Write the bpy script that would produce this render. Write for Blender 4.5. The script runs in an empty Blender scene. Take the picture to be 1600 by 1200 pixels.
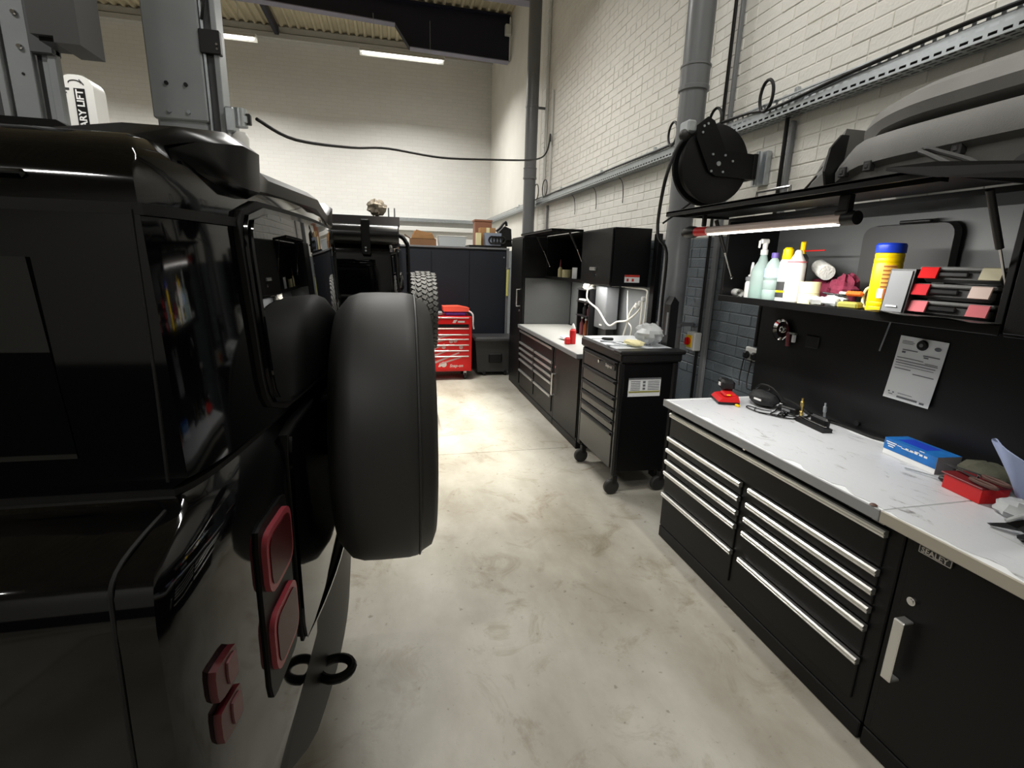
import bpy, bmesh, math, random
from math import sin, cos, pi, radians, sqrt, atan2
from mathutils import Vector, Matrix
random.seed(7)
S = bpy.context.scene
COL = S.collection

# ------------------------------------------------------------------ camera
YAW, PIT, ROL, HC = radians(13.62), radians(13.66), radians(1.70), 1.65
_f = Vector((sin(YAW)*cos(PIT), cos(YAW)*cos(PIT), -sin(PIT)))
_r0 = Vector((cos(YAW), -sin(YAW), 0)); _u0 = _r0.cross(_f)
_r = _r0*cos(ROL) + _u0*sin(ROL); _u = -_r0*sin(ROL) + _u0*cos(ROL)
cam = bpy.data.cameras.new('camera'); camo = bpy.data.objects.new('camera', cam); COL.objects.link(camo)
cam.sensor_width = 36; cam.lens = 781/1600*36; cam.clip_start = .02; cam.clip_end = 100
camo.matrix_world = Matrix(((_r.x, _u.x, -_f.x, 0), (_r.y, _u.y, -_f.y, 0), (_r.z, _u.z, -_f.z, HC), (0, 0, 0, 1)))
S.camera = camo

# ------------------------------------------------------------------ world, exposure
w = bpy.data.worlds.new('world'); S.world = w; w.use_nodes = True
w.node_tree.nodes['Background'].inputs[0].default_value = (.9, .95, 1, 1)
w.node_tree.nodes['Background'].inputs[1].default_value = .02
S.view_settings.view_transform = 'Standard'; S.view_settings.look = 'None'
S.view_settings.exposure = 0.0; S.view_settings.gamma = 1; S.view_settings.use_curve_mapping = False
S.cycles.max_bounces = 8; S.cycles.diffuse_bounces = 4; S.cycles.glossy_bounces = 4
S.cycles.transmission_bounces = 6; S.cycles.sample_clamp_indirect = 6

# ------------------------------------------------------------------ area lights (each in a modelled lamp body; the aisle and front ones are unseen)
def area(name, loc, size, power, col=(1, .97, .92), spread=180, aim=(0, 0, -1), xdir=(1, 0, 0)):
    L = bpy.data.lights.new(name, 'AREA'); L.shape = 'RECTANGLE'; L.size, L.size_y = size
    L.energy = power; L.color = col; L.spread = radians(spread)
    o = bpy.data.objects.new(name, L); COL.objects.link(o)
    z = -Vector(aim).normalized(); x = Vector(xdir); x = (x - z*x.dot(z)).normalized(); y = z.cross(x)
    o.matrix_world = Matrix(((x.x, y.x, z.x, loc[0]), (x.y, y.y, z.y, loc[1]), (x.z, y.z, z.z, loc[2]), (0, 0, 0, 1)))
    return o
LAMPS = [  # ceiling battens: x, y, z, power, length
    (.30, 10.3, 5.22, 115, 1.4), (-2.85, 10.3, 5.22, 115, 1.4), (-6.0, 10.3, 5.22, 70, 1.4),
    (.10, 5.6, 4.95, 120, 1.4), (-3.2, 5.6, 4.95, 55, 1.4),
    (.95, 2.0, 4.95, 44, 1.4), (-3.2, 1.2, 4.95, 62, 1.4), (-1.5, -2.2, 4.95, 75, .5)]  # unseen row, placed and tuned to brighten near wall, lift posts and reflections
for i, (x, y, z, p, n_) in enumerate(LAMPS):
    area('batten_light', (x, y, z-.075), (n_, .10), p, (1, .98, .94), 150 if y > 9 else 158)
area('added_aisle_light', (.40, 5.1, 4.87), (.03, 2.8), 62, (1, .96, .86), 48)  # unseen lamp added for the bright strip on the aisle floor
area('shelf_lamp_light', (1.60, 1.98, 1.808), (.03, .76), 9.5, (1, .98, .94), 175, aim=(.55, 0, -1), xdir=(1, 0, 0))
area('far_shelf_light', (1.98, 4.56, 1.462), (.06, .6), 6, (1, .98, .95), 170)
area('far_shelf_light', (1.98, 5.5, 1.462), (.06, 1.0), 7, (1, .97, .92), 170)

# ------------------------------------------------------------------ materials
def lin(c): return tuple((v/255/12.92 if v/255 <= .04045 else ((v/255+.055)/1.055)**2.4) for v in c)
MATS = {}
def mat(name, rgb, rough=.5, metal=0, spec=.5, coat=0, trans=0, ior=1.45, emit=0, noise=0, nscale=8, bump=0, bscale=40, alpha=1, raw=False):
    if name in MATS: return MATS[name]
    m = bpy.data.materials.new(name); m.use_nodes = True; nt = m.node_tree; b = nt.nodes['Principled BSDF']
    c = rgb if raw else lin(rgb)
    b.inputs['Base Color'].default_value = (*c, 1); b.inputs['Roughness'].default_value = rough
    b.inputs['Metallic'].default_value = metal; b.inputs['Specular IOR Level'].default_value = spec
    b.inputs['Coat Weight'].default_value = coat; b.inputs['Coat Roughness'].default_value = .03
    b.inputs['Transmission Weight'].default_value = trans; b.inputs['IOR'].default_value = ior
    b.inputs['Alpha'].default_value = alpha
    if emit:
        b.inputs['Emission Color'].default_value = (*c, 1); b.inputs['Emission Strength'].default_value = emit
    if noise or bump:
        tc = nt.nodes.new('ShaderNodeTexCoord')
        if noise:
            n = nt.nodes.new('ShaderNodeTexNoise'); n.inputs['Scale'].default_value = nscale; n.inputs['Detail'].default_value = 6
            nt.links.new(tc.outputs['Object'], n.inputs['Vector'])
            r = nt.nodes.new('ShaderNodeValToRGB')
            r.color_ramp.elements[0].position = .3; r.color_ramp.elements[1].position = .7
            r.color_ramp.elements[0].color = (*[v*(1-noise) for v in c], 1); r.color_ramp.elements[1].color = (*[min(1, v*(1+noise*.5)) for v in c], 1)
            nt.links.new(n.outputs['Fac'], r.inputs[0]); nt.links.new(r.outputs[0], b.inputs['Base Color'])
        if bump:
            n2 = nt.nodes.new('ShaderNodeTexNoise'); n2.inputs['Scale'].default_value = bscale; n2.inputs['Detail'].default_value = 4
            nt.links.new(tc.outputs['Object'], n2.inputs['Vector'])
            bp = nt.nodes.new('ShaderNodeBump'); bp.inputs['Strength'].default_value = bump; bp.inputs['Distance'].default_value = .01
            nt.links.new(n2.outputs['Fac'], bp.inputs['Height']); nt.links.new(bp.outputs[0], b.inputs['Normal'])
    MATS[name] = m
    return m

WHITEP = mat('white_masonry_paint', (232, 230, 222), .55, noise=.05, nscale=3, bump=.25, bscale=60)
SLATEP = mat('slate_masonry_paint', (92, 99, 104), .5, noise=.12, nscale=4, bump=.25, bscale=60)
BLACKM = mat('black_powder_coat', (12, 12, 13), .42, spec=.3, bump=.08, bscale=400)
BLACKS = mat('black_satin_panel', (20, 20, 21), .42, spec=.35)
BLACKP = mat('black_plastic', (20, 20, 21), .4)
DARKGAP = mat('dark_gap', (6, 6, 6), .8)
PAINT = mat('black_car_paint', (5, 5, 6), .06, spec=.42)
CARGLASS = mat('tinted_car_glass', (4, 5, 5), .015, spec=.6)
TRIM = mat('black_car_trim', (8, 8, 8), .5, spec=.25)
GASKET = mat('car_shut_line', (2, 2, 2), .7)
RUBBER = mat('tyre_rubber', (44, 44, 43), .55, noise=.12, nscale=3)
RUBBER2 = mat('tyre_rubber_dusty', (50, 50, 48), .7, noise=.2, nscale=10)
ALU = mat('brushed_aluminium', (225, 225, 222), .28, metal=.9)
STEEL = mat('galvanised_steel', (190, 196, 200), .35, metal=.85, noise=.12, nscale=20)
CHROME = mat('chrome', (220, 220, 222), .08, metal=1)
LIFTG = mat('lift_grey_paint', (156, 160, 162), .4, noise=.05, nscale=5)
LIFTD = mat('lift_dark_grey', (72, 73, 75), .45)
PIPEG = mat('pipe_grey_pvc', (112, 114, 116), .35, noise=.05, nscale=4)
PIPEW = mat('white_plastic', (226, 226, 222), .4)
GREYP = mat('grey_plastic', (120, 122, 124), .5)
DGREYP = mat('dark_grey_plastic', (58, 58, 58), .5, noise=.1, nscale=6)
BUMPERP = mat('grained_bumper_plastic', (132, 131, 128), .48, noise=.1, nscale=5, bump=.12, bscale=250)
NAVY = mat('navy_steel_paint', (30, 31, 48), .5)
NAVYP = mat('navy_panel', (33, 37, 45), .45, noise=.06, nscale=3)
LAV = mat('lavender_grey_flange', (128, 126, 142), .5)
ROOFM = mat('tan_roof_sheet', (194, 184, 158), .7, noise=.15, nscale=2)
RED = mat('red_tool_paint', (200, 16, 18), .3)
REDP = mat('red_plastic', (205, 30, 32), .4)
ORANGEP = mat('orange_plastic', (240, 110, 40), .45)
YELLOW = mat('yellow_plastic', (250, 208, 0), .4)
BLUE = mat('blue_plastic', (28, 62, 190), .35)
WHITE = mat('white_print', (240, 240, 238), .5)
SILVERPRINT = mat('silver_print', (205, 200, 195), .4, metal=.3)
CARD = mat('cardboard', (176, 132, 88), .75, noise=.1, nscale=8)
CARDD = mat('cardboard_dark', (132, 96, 66), .75, noise=.1, nscale=8)
PAPER = mat('paper_white', (228, 230, 230), .7)
INK = mat('printed_ink', (110, 112, 116), .7)
CABLE = mat('black_cable', (16, 16, 16), .45)
WCABLE = mat('white_cable', (236, 232, 220), .4)
TUBE = mat('lit_tube', (255, 252, 245), .5, emit=9)
MAROON = mat('maroon_cloth', (124, 40, 64), .85, noise=.3, nscale=30, bump=.5, bscale=60)
CREAM = mat('cream_tape', (236, 226, 176), .6)
CLEAR = mat('clear_plastic', (214, 236, 230), .25, trans=.55, ior=1.2)
CLEARBAG = mat('clear_polythene', (225, 228, 228), .25, trans=.4, ior=1.2)
GREENL = mat('green_liquid', (110, 205, 178), .2, trans=.3, ior=1.33)
PURPLE = mat('purple_plastic', (92, 76, 150), .4)
PAPERB = mat('blue_white_paper', (176, 190, 226), .7)
GLOVEB = mat('glove_box_blue', (30, 112, 190), .45, noise=.25, nscale=25)
GLOVED = mat('glove_box_dark_blue', (30, 66, 190), .45)
GREYCARD = mat('grey_card_end', (120, 120, 124), .6)
TAILRED = mat('tail_lamp_red', (64, 6, 10), .35, spec=.2)
TAILRING = mat('tail_lamp_ring', (150, 56, 66), .4)
TAILCLR = mat('tail_lamp_clear', (110, 74, 76), .35, spec=.2)
LATCHR = mat('red_latch', (200, 16, 18), .7, spec=.15)
BROWNG = mat('worn_brown_grip', (92, 66, 58), .6)
BRASS = mat('brass', (196, 170, 100), .3, metal=.9)
GREENISH = mat('olive_packet', (150, 146, 70), .5)
PINK = mat('pink_latch', (206, 112, 118), .7, spec=.15)
MAROONP = mat('dull_maroon_plastic', (120, 60, 66), .5)

def concrete():
    m = bpy.data.materials.new('worn_concrete'); m.use_nodes = True; nt = m.node_tree; b = nt.nodes['Principled BSDF']; N = nt.nodes.new; Lk = nt.links.new
    g = N('ShaderNodeNewGeometry'); mp = N('ShaderNodeMapping'); mp.inputs['Scale'].default_value = (1, .55, 1); Lk(g.outputs['Position'], mp.inputs[0])
    n1 = N('ShaderNodeTexNoise'); n1.inputs['Scale'].default_value = 1.1; n1.inputs['Detail'].default_value = 8; n1.inputs['Roughness'].default_value = .62; Lk(mp.outputs[0], n1.inputs['Vector'])
    r1 = N('ShaderNodeValToRGB'); e = r1.color_ramp.elements; e[0].position = .32; e[0].color = (*lin((138, 131, 116)), 1); e[1].position = .66; e[1].color = (*lin((192, 189, 178)), 1)
    Lk(n1.outputs['Fac'], r1.inputs[0])
    n2 = N('ShaderNodeTexNoise'); n2.inputs['Scale'].default_value = 3.2; n2.inputs['Detail'].default_value = 10; n2.inputs['Roughness'].default_value = .7; n2.inputs['Distortion'].default_value = 1.2; Lk(g.outputs['Position'], n2.inputs['Vector'])
    r2 = N('ShaderNodeValToRGB'); e = r2.color_ramp.elements; e[0].position = .24; e[0].color = (.56, .49, .38, 1); e[1].position = .46; e[1].color = (1, 1, 1, 1); Lk(n2.outputs['Fac'], r2.inputs[0])
    mx = N('ShaderNodeMixRGB'); mx.blend_type = 'MULTIPLY'; mx.inputs[0].default_value = 1; Lk(r1.outputs[0], mx.inputs[1]); Lk(r2.outputs[0], mx.inputs[2])
    # thin scratches and dark specks
    n3 = N('ShaderNodeTexNoise'); n3.inputs['Scale'].default_value = 26; n3.inputs['Detail'].default_value = 5; Lk(g.outputs['Position'], n3.inputs['Vector'])
    r3 = N('ShaderNodeValToRGB'); e = r3.color_ramp.elements; e[0].position = .27; e[0].color = (.45, .42, .36, 1); e[1].position = .34; e[1].color = (1, 1, 1, 1); Lk(n3.outputs['Fac'], r3.inputs[0])
    mx2 = N('ShaderNodeMixRGB'); mx2.blend_type = 'MULTIPLY'; mx2.inputs[0].default_value = .7; Lk(mx.outputs[0], mx2.inputs[1]); Lk(r3.outputs[0], mx2.inputs[2])
    Lk(mx2.outputs[0], b.inputs['Base Color'])
    rr = N('ShaderNodeMapRange'); rr.inputs[3].default_value = .34; rr.inputs[4].default_value = .62; Lk(n2.outputs['Fac'], rr.inputs[0]); Lk(rr.outputs[0], b.inputs['Roughness'])
    bp = N('ShaderNodeBump'); bp.inputs['Strength'].default_value = .12; bp.inputs['Distance'].default_value = .01; Lk(n3.outputs['Fac'], bp.inputs['Height']); Lk(bp.outputs[0], b.inputs['Normal'])
    return m
CONC = concrete()
def brickpaint():
    m = bpy.data.materials.new('painted_far_brick'); m.use_nodes = True; nt = m.node_tree; b = nt.nodes['Principled BSDF']; N = nt.nodes.new; Lk = nt.links.new
    b.inputs['Roughness'].default_value = .6
    g = N('ShaderNodeNewGeometry'); sx = N('ShaderNodeSeparateXYZ'); Lk(g.outputs['Position'], sx.inputs[0])
    cx = N('ShaderNodeCombineXYZ'); ad = N('ShaderNodeMath'); Lk(sx.outputs[0], ad.inputs[0]); Lk(sx.outputs[1], ad.inputs[1]); Lk(ad.outputs[0], cx.inputs[0]); Lk(sx.outputs[2], cx.inputs[1])
    t = N('ShaderNodeTexBrick'); t.inputs['Scale'].default_value = 1; t.inputs['Brick Width'].default_value = .225; t.inputs['Row Height'].default_value = .075; t.inputs['Mortar Size'].default_value = .006; t.inputs['Mortar Smooth'].default_value = .4
    t.inputs['Color1'].default_value = (*lin((226, 225, 220)), 1); t.inputs['Color2'].default_value = (*lin((230, 229, 224)), 1); t.inputs['Mortar'].default_value = (*lin((222, 220, 214)), 1)
    Lk(cx.outputs[0], t.inputs['Vector']); Lk(t.outputs['Color'], b.inputs['Base Color'])
    bp = N('ShaderNodeBump'); bp.invert = True; bp.inputs['Strength'].default_value = .25; bp.inputs['Distance'].default_value = .004; Lk(t.outputs['Fac'], bp.inputs['Height']); Lk(bp.outputs[0], b.inputs['Normal'])
    return m
FARBRICK = brickpaint()
def worktop_mat():
    m = bpy.data.materials.new('scuffed_white_film'); m.use_nodes = True; nt = m.node_tree; b = nt.nodes['Principled BSDF']; N = nt.nodes.new; Lk = nt.links.new
    g = N('ShaderNodeNewGeometry'); mp = N('ShaderNodeMapping'); mp.inputs['Scale'].default_value = (1, .35, 1); mp.inputs['Rotation'].default_value = (0, 0, .5); Lk(g.outputs['Position'], mp.inputs[0])
    n = N('ShaderNodeTexNoise'); n.inputs['Scale'].default_value = 14; n.inputs['Detail'].default_value = 9; n.inputs['Roughness'].default_value = .7; n.inputs['Distortion'].default_value = 1.5; Lk(mp.outputs[0], n.inputs['Vector'])
    r = N('ShaderNodeValToRGB'); e = r.color_ramp.elements; e[0].position = .29; e[0].color = (*lin((128, 126, 124)), 1); e[1].position = .42; e[1].color = (*lin((206, 208, 211)), 1)
    Lk(n.outputs['Fac'], r.inputs[0]); Lk(r.outputs[0], b.inputs['Base Color']); b.inputs['Roughness'].default_value = .35
    bp = N('ShaderNodeBump'); bp.inputs['Strength'].default_value = .2; bp.inputs['Distance'].default_value = .01; Lk(n.outputs['Fac'], bp.inputs['Height']); Lk(bp.outputs[0], b.inputs['Normal'])
    return m
FILM = worktop_mat()

# ------------------------------------------------------------------ mesh helpers
class G:
    def __init__(s): s.v = []; s.f = []
    def add(s, V, F, M=None):
        o = len(s.v)
        for p in V:
            p = Vector(p); s.v.append(M @ p if M else p)
        for f in F: s.f.append(tuple(i+o for i in f))
        return s
    def box(s, c, d, b=0, M=None):
        h = [x/2 for x in d]; c = Vector(c)
        if b <= 0:
            V = [c+Vector((x*h[0], y*h[1], z*h[2])) for x in (-1, 1) for y in (-1, 1) for z in (-1, 1)]
            F = [(0, 1, 3, 2), (4, 6, 7, 5), (0, 4, 5, 1), (2, 3, 7, 6), (0, 2, 6, 4), (1, 5, 7, 3)]
            return s.add(V, F, M)
        b = min(b, min(h)*.98); V = []; ix = {}
        for x in (-1, 1):
            for y in (-1, 1):
                for z in (-1, 1):
                    for a in range(3):
                        q = [h[i]-(0 if i == a else b) for i in range(3)]
                        ix[(x, y, z, a)] = len(V); V.append(c+Vector((x*q[0], y*q[1], z*q[2])))
        F = []
        for a in range(3):
            u, v = [i for i in range(3) if i != a]
            for sg in (-1, 1):
                k = []
                for su, sv in ((-1, -1), (1, -1), (1, 1), (-1, 1)):
                    q = [0]*3; q[a] = sg; q[u] = su; q[v] = sv; k.append(ix[(*q, a)])
                F.append(tuple(k))
            for su in (-1, 1):
                for sv in (-1, 1):
                    q = [0]*3; q[u] = su; q[v] = sv; lo = q[:]; hi = q[:]; lo[a] = -1; hi[a] = 1
                    F.append((ix[(*lo, u)], ix[(*hi, u)], ix[(*hi, v)], ix[(*lo, v)]))
        for x in (-1, 1):
            for y in (-1, 1):
                for z in (-1, 1): F.append(tuple(ix[(x, y, z, a)] for a in range(3)))
        return s.add(V, F, M)
    def bb(s, x0, x1, y0, y1, z0, z1, b=0): return s.box(((x0+x1)/2, (y0+y1)/2, (z0+z1)/2), (x1-x0, y1-y0, z1-z0), b)
    def loft(s, rings, caps=True, closed=True):
        n = len(rings[0]); o = len(s.v); s.v += [Vector(p) for r in rings for p in r]
        m = n if closed else n-1
        for i in range(len(rings)-1):
            for j in range(m):
                k = (j+1) % n; s.f.append((o+i*n+j, o+i*n+k, o+(i+1)*n+k, o+(i+1)*n+j))
        if caps: s.f.append(tuple(o+j for j in range(n))); s.f.append(tuple(o+(len(rings)-1)*n+j for j in reversed(range(n))))
        return s
    def lathe(s, prof, o=(0, 0, 0), axis=(0, 0, 1), n=24, caps=True):
        a = Vector(axis).normalized(); t = Vector((1, 0, 0)) if abs(a.x) < .9 else Vector((0, 1, 0)); u = a.cross(t).normalized(); v = a.cross(u); o = Vector(o)
        return s.loft([[o+a*z+(u*cos(2*pi*k/n)+v*sin(2*pi*k/n))*max(r, 1e-4) for k in range(n)] for r, z in prof], caps)
    def cyl(s, p0, p1, r, r1=None, n=14):
        p0, p1 = Vector(p0), Vector(p1); d = p1-p0
        return s.lathe([(r, 0), (r if r1 is None else r1, d.length)], p0, d, n)
    def tube(s, pts, r, n=8, closed=False, sm=6):
        P = [Vector(p) for p in pts]
        if sm > 1 and len(P) > 2:
            Q = []; m = len(P); rng = range(m) if closed else range(m-1)
            for i in rng:
                g = lambda k: P[k % m] if closed else P[max(0, min(m-1, k))]
                p0, p1, p2, p3 = g(i-1), g(i), g(i+1), g(i+2)
                for k in range(sm):
                    t = k/sm; Q.append(.5*((2*p1)+(p2-p0)*t+(2*p0-5*p1+4*p2-p3)*t*t+(3*p1-p0-3*p2+p3)*t**3))
            if not closed: Q.append(P[-1])
            P = Q
        m = len(P); rings = []; up = None
        for i in range(m):
            d = (P[(i+1) % m]-P[i-1]) if closed else (P[min(m-1, i+1)]-P[max(0, i-1)])
            d = d.normalized() if d.length > 1e-9 else Vector((0, 0, 1))
            if up is None: up = Vector((0, 0, 1)) if abs(d.z) < .9 else Vector((1, 0, 0))
            x = (up-d*up.dot(d)); x = x.normalized() if x.length > 1e-6 else d.orthogonal().normalized(); up = x; y = d.cross(x)
            rr = r(i/(m-1)) if callable(r) else r
            rings.append([P[i]+(x*cos(2*pi*k/n)+y*sin(2*pi*k/n))*rr for k in range(n)])
        if closed: rings.append(rings[0])
        return s.loft(rings, not closed)
    def prism(s, poly, ext):
        e = Vector(ext); a = [Vector(p) for p in poly]; return s.loft([a, [p+e for p in a]])
    def ball(s, c, r, n=12, m=8, jit=0, rnd=None):
        c = Vector(c); r = Vector(r) if hasattr(r, '__len__') else Vector((r, r, r)); R = []
        for i in range(1, m):
            th = pi*i/m
            R.append([c+Vector((r.x*sin(th)*cos(2*pi*k/n), r.y*sin(th)*sin(2*pi*k/n), r.z*cos(th)))*1.0 for k in range(n)])
        if jit:
            R = [[c+(p-c)*(1+random.uniform(-jit, jit)) for p in q] for q in R]
        return s.loft(R)
def rrect(u0, u1, v0, v1, r, n=4):
    P = []
    for cu, cv, a0 in ((u1-r, v1-r, 0), (u0+r, v1-r, pi/2), (u0+r, v0+r, pi), (u1-r, v0+r, 1.5*pi)):
        for k in range(n+1): a = a0+pi/2*k/n; P.append((cu+r*cos(a), cv+r*sin(a)))
    return P
def wloc(o):
    v = Vector((0, 0, 0))
    while o: v += o.location; o = o.parent
    return v
def props(o, label=None, cat=None, group=None, kind=None):
    if label: o['label'] = label
    if cat: o['category'] = cat
    if group: o['group'] = group
    if kind: o['kind'] = kind
    return o
def thing(name, label, cat, loc=(0, 0, 0), rz=0, group=None):
    o = bpy.data.objects.new(name, None); COL.objects.link(o); o.location = loc; o.rotation_euler = (0, 0, rz); o.empty_display_size = .05
    return props(o, label, cat, group)
def out(g, name, m, parent=None, L=False, sm=32, loc=None, rz=0, label=None, cat=None, group=None, kind=None):
    me = bpy.data.meshes.new(name)
    base = Vector((0, 0, 0)) if L else (wloc(parent) if parent else (Vector(loc) if loc is not None else Vector((0, 0, 0))))
    me.from_pydata([tuple(p-base) for p in g.v], [], g.f)
    bm = bmesh.new(); bm.from_mesh(me); bmesh.ops.recalc_face_normals(bm, faces=bm.faces[:]); bm.to_mesh(me); bm.free()
    if sm: me.shade_smooth(); me.set_sharp_from_angle(angle=radians(sm))
    for mm in (m if isinstance(m, (list, tuple)) else [m]): me.materials.append(mm)
    o = bpy.data.objects.new(name, me); COL.objects.link(o)
    if parent: o.parent = parent
    elif loc is not None: o.location = loc; o.rotation_euler = (0, 0, rz)
    return props(o, label, cat, group, kind)
def copy_tree(o, parent=None):
    c = o.copy(); COL.objects.link(c); c.parent = parent
    for ch in list(o.children): copy_tree(ch, c)
    return c
def text(s, size, org, xd, yd, m, parent, name='lettering', ext=.0006, bold=0, align='LEFT', shear=0, L=False):
    c = bpy.data.curves.new('t', 'FONT'); c.body = s; c.size = size; c.extrude = ext; c.offset = bold; c.align_x = align; c.shear = shear; c.resolution_u = 3
    t = bpy.data.objects.new('t', c); COL.objects.link(t); dg = bpy.context.evaluated_depsgraph_get(); me = bpy.data.meshes.new_from_object(t.evaluated_get(dg))
    bpy.data.objects.remove(t); x = Vector(xd).normalized(); y = Vector(yd).normalized(); z = x.cross(y)
    org = Vector(org) - (Vector((0, 0, 0)) if L else wloc(parent))
    me.transform(Matrix(((x.x, y.x, z.x, org.x), (x.y, y.y, z.y, org.y), (x.z, y.z, z.z, org.z), (0, 0, 0, 1))))
    me.materials.clear(); me.materials.append(m); me.name = name
    o = bpy.data.objects.new(name, me); COL.objects.link(o); o.parent = parent
    return o
XF, YF = (0, -1, 0), (0, 0, 1)      # lettering on faces that look towards -X
# ================================================================== the building
def struct(name, g, m, parent=None, **k):
    return out(g, name, m, parent, kind='structure' if parent is None else None, **k)
WX = 2.33          # face of the brick wall
# floor: cast slabs with saw-cut joints
fl = struct('floor', G().bb(-10, 3, -4, 13, -.25, -.012), mat('joint_filler', (70, 66, 58), .9))
ys = [-4, .05, 4.12, 8.2, 13]; xs = [-10, -1.6, 3]
for i in range(4):
    for j in range(2):
        out(G().bb(xs[j]+.003, xs[j+1]-.003, ys[i]+.003, ys[i+1]-.003, -.06, 0, .002), 'slab', CONC, fl, sm=0)

# right wall: painted brickwork, laid brick by brick where the courses can be told apart
wr = struct('wall_right', G().bb(WX+.003, WX+.3, -4, 8.2, 1.875, 6.3).bb(WX, WX+.3, 8.2, 12.7, 1.875, 6.3), WHITEP)
out(G().bb(WX+.003, WX+.3, -4, 8.2, 0, 1.875).bb(WX, WX+.3, 8.2, 12.7, 0, 1.875), 'dark_dado', SLATEP, wr)
BL, BH = .225, .075
def brick_geo(y0, y1, z0, z1, dx=0):
    j = .0035; c = .003; V = []
    for x, i in ((WX+.008, 0), (WX-dx+.002, 0), (WX-dx, c)):
        V += [(x, y0+j+i, z0+j+i), (x, y1-j-i, z0+j+i), (x, y1-j-i, z1-j-i), (x, y0+j+i, z1-j-i)]
    F = [(8, 9, 10, 11)]
    for a in (0, 4):
        for k in range(4): F.append((a+k, a+(k+1) % 4, a+4+(k+1) % 4, a+4+k))
    return V, F
def pix(p):
    v = Vector(p)-Vector((0, 0, HC)); d = v.dot(_f)
    return (800+781*v.dot(_r)/d, 600-781*v.dot(_u)/d) if d > .1 else (-1e4, -1e4)
cells = []
rb = random.Random(3)
for i in range(11, 74):
    z0 = i*BH; y = .3 + (BL/2 if i % 2 else 0)
    header = i % 4 == 3
    while y < 8.2-BL:
        L = BL/2 if header else BL
        cells.append((y, y+L, z0, z0+BH)); y += L
def seen(c):
    y, z = (c[0]+c[1])/2, (c[2]+c[3])/2; p = pix((WX, y, z))
    if not (10 < p[0] < 1590 and 10 < p[1] < 1190): return False
    if z > 2.45: return True
    if z > 2.02: return y > 2.3
    return 2.78 < y < 3.55 and z > .9
vis = sorted([c for c in cells if seen(c)], key=lambda c: ((c[0]+c[1])/2)**2*.9+((c[2]+c[3])/2-HC)**2)
near = set(vis[:300])
meshes = {}
gw, gs = G(), G()
for c in cells:
    white = c[2] > 1.874
    if c in near:
        L = round(c[1]-c[0], 4); key = (L, white, rb.randrange(3))
        if key not in meshes:
            V, F = brick_geo(-L/2, L/2, -BH/2, BH/2, (.0, .0012, .0024)[key[2]])
            me = bpy.data.meshes.new('brick'); me.from_pydata([(v[0]-WX, v[1], v[2]) for v in V], [], F)
            bm = bmesh.new(); bm.from_mesh(me); bmesh.ops.recalc_face_normals(bm, faces=bm.faces[:]); bm.to_mesh(me); bm.free()
            if me.polygons[0].normal.x > 0: me.flip_normals()
            me.materials.append(WHITEP if white else SLATEP); meshes[key] = me
        o = bpy.data.objects.new('brick', meshes[key]); COL.objects.link(o); o.parent = wr
        o.location = (WX, (c[0]+c[1])/2, (c[2]+c[3])/2)
    else: (gw if white else gs).add(*brick_geo(*c, rb.choice((0, .0012, .0024))))
out(gw, 'brickwork', WHITEP, wr, sm=0, kind='stuff'); out(gs, 'brickwork', SLATEP, wr, sm=0, kind='stuff')

struct('wall_far', G().bb(-10, WX, 12.4, 12.7, 0, 6.3), FARBRICK)
struct('wall_left', G().bb(-10.3, -10, -4, 12.7, 0, 6.3), WHITEP)
wb = struct('wall_back', G().bb(-10.3, 2.63, -4.3, -4, 1.0, 6.3), mat('grey_back_wall', (196, 196, 192), .6))
out(G().bb(-10.3, 2.63, -4.3, -4, 0, 1.0), 'dark_dado', mat('dark_dado_paint', (40, 42, 44), .6), wb)
# ceiling: profiled roof sheets, ribs running down the hall
for k in range(9):
    pass
cl = None
xs_ = [-10.3+1.63*k for k in range(9)]
for k in range(8):
    pr = []; x = xs_[k]
    while x < xs_[k+1]-.01:
        pr += [(x, 6.20), (x+.07, 6.20), (x+.095, 6.155), (x+.135, 6.155), (x+.163, 6.20)]; x += .163
    ring = lambda y: [(a, y, b) for a, b in pr]+[(a, y, b+.02) for a, b in reversed(pr)]
    g = G().loft([ring(-4.3), ring(12.7)])
    if cl is None: cl = struct('ceiling', g, ROOFM)
    else: out(g, 'roof_sheet', ROOFM, cl)
struct('trim_1', G().bb(-10, WX, 12.30, 12.398, 5.93, 6.02).bb(-10, WX, 12.33, 12.398, 6.04, 6.15), mat('pale_trunking', (190, 188, 184), .5))

# haunched roof beam and its neighbours
b = thing('roof_beam', 'deep navy steel roof beam with a stepped haunch where it meets the brick wall', 'beam', (0, 10.55, 5.4))
poly = [(2.30, 5.38), (.44, 5.42), (.19, 5.77), (-2.1, 5.85), (-10, 5.87), (-10, 6.13), (2.30, 6.13)]
out(G().prism([(x, 10.54, z) for x, z in poly], (0, .02, 0)), 'web', NAVY, b, sm=0)
out(G().prism([(2.30, 10.46, 5.38), (.44, 10.46, 5.42), (.44, 10.46, 5.405), (2.30, 10.46, 5.365)], (0, .18, 0)), 'bottom_flange', LAV, b, sm=0)
out(G().prism([(.44, 10.46, 5.42), (.19, 10.46, 5.77), (.18, 10.46, 5.76), (.43, 10.46, 5.41)], (0, .18, 0)), 'haunch_flange', NAVY, b, sm=0)
out(G().prism([(.19, 10.46, 5.77), (-2.1, 10.46, 5.85), (-10, 10.46, 5.87), (-10, 10.46, 5.855), (-2.1, 10.46, 5.835), (.18, 10.46, 5.755)], (0, .18, 0)), 'upper_flange', LAV, b, sm=0)
out(G().bb(-10, 2.3, 10.46, 10.64, 6.13, 6.145), 'top_flange', NAVY, b, sm=0)
out(G().bb(2.20, 2.318, 10.42, 10.52, 5.80, 5.98, .01), 'beam_box', PIPEW, b, label='small white box at the wall end of the beam')
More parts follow.
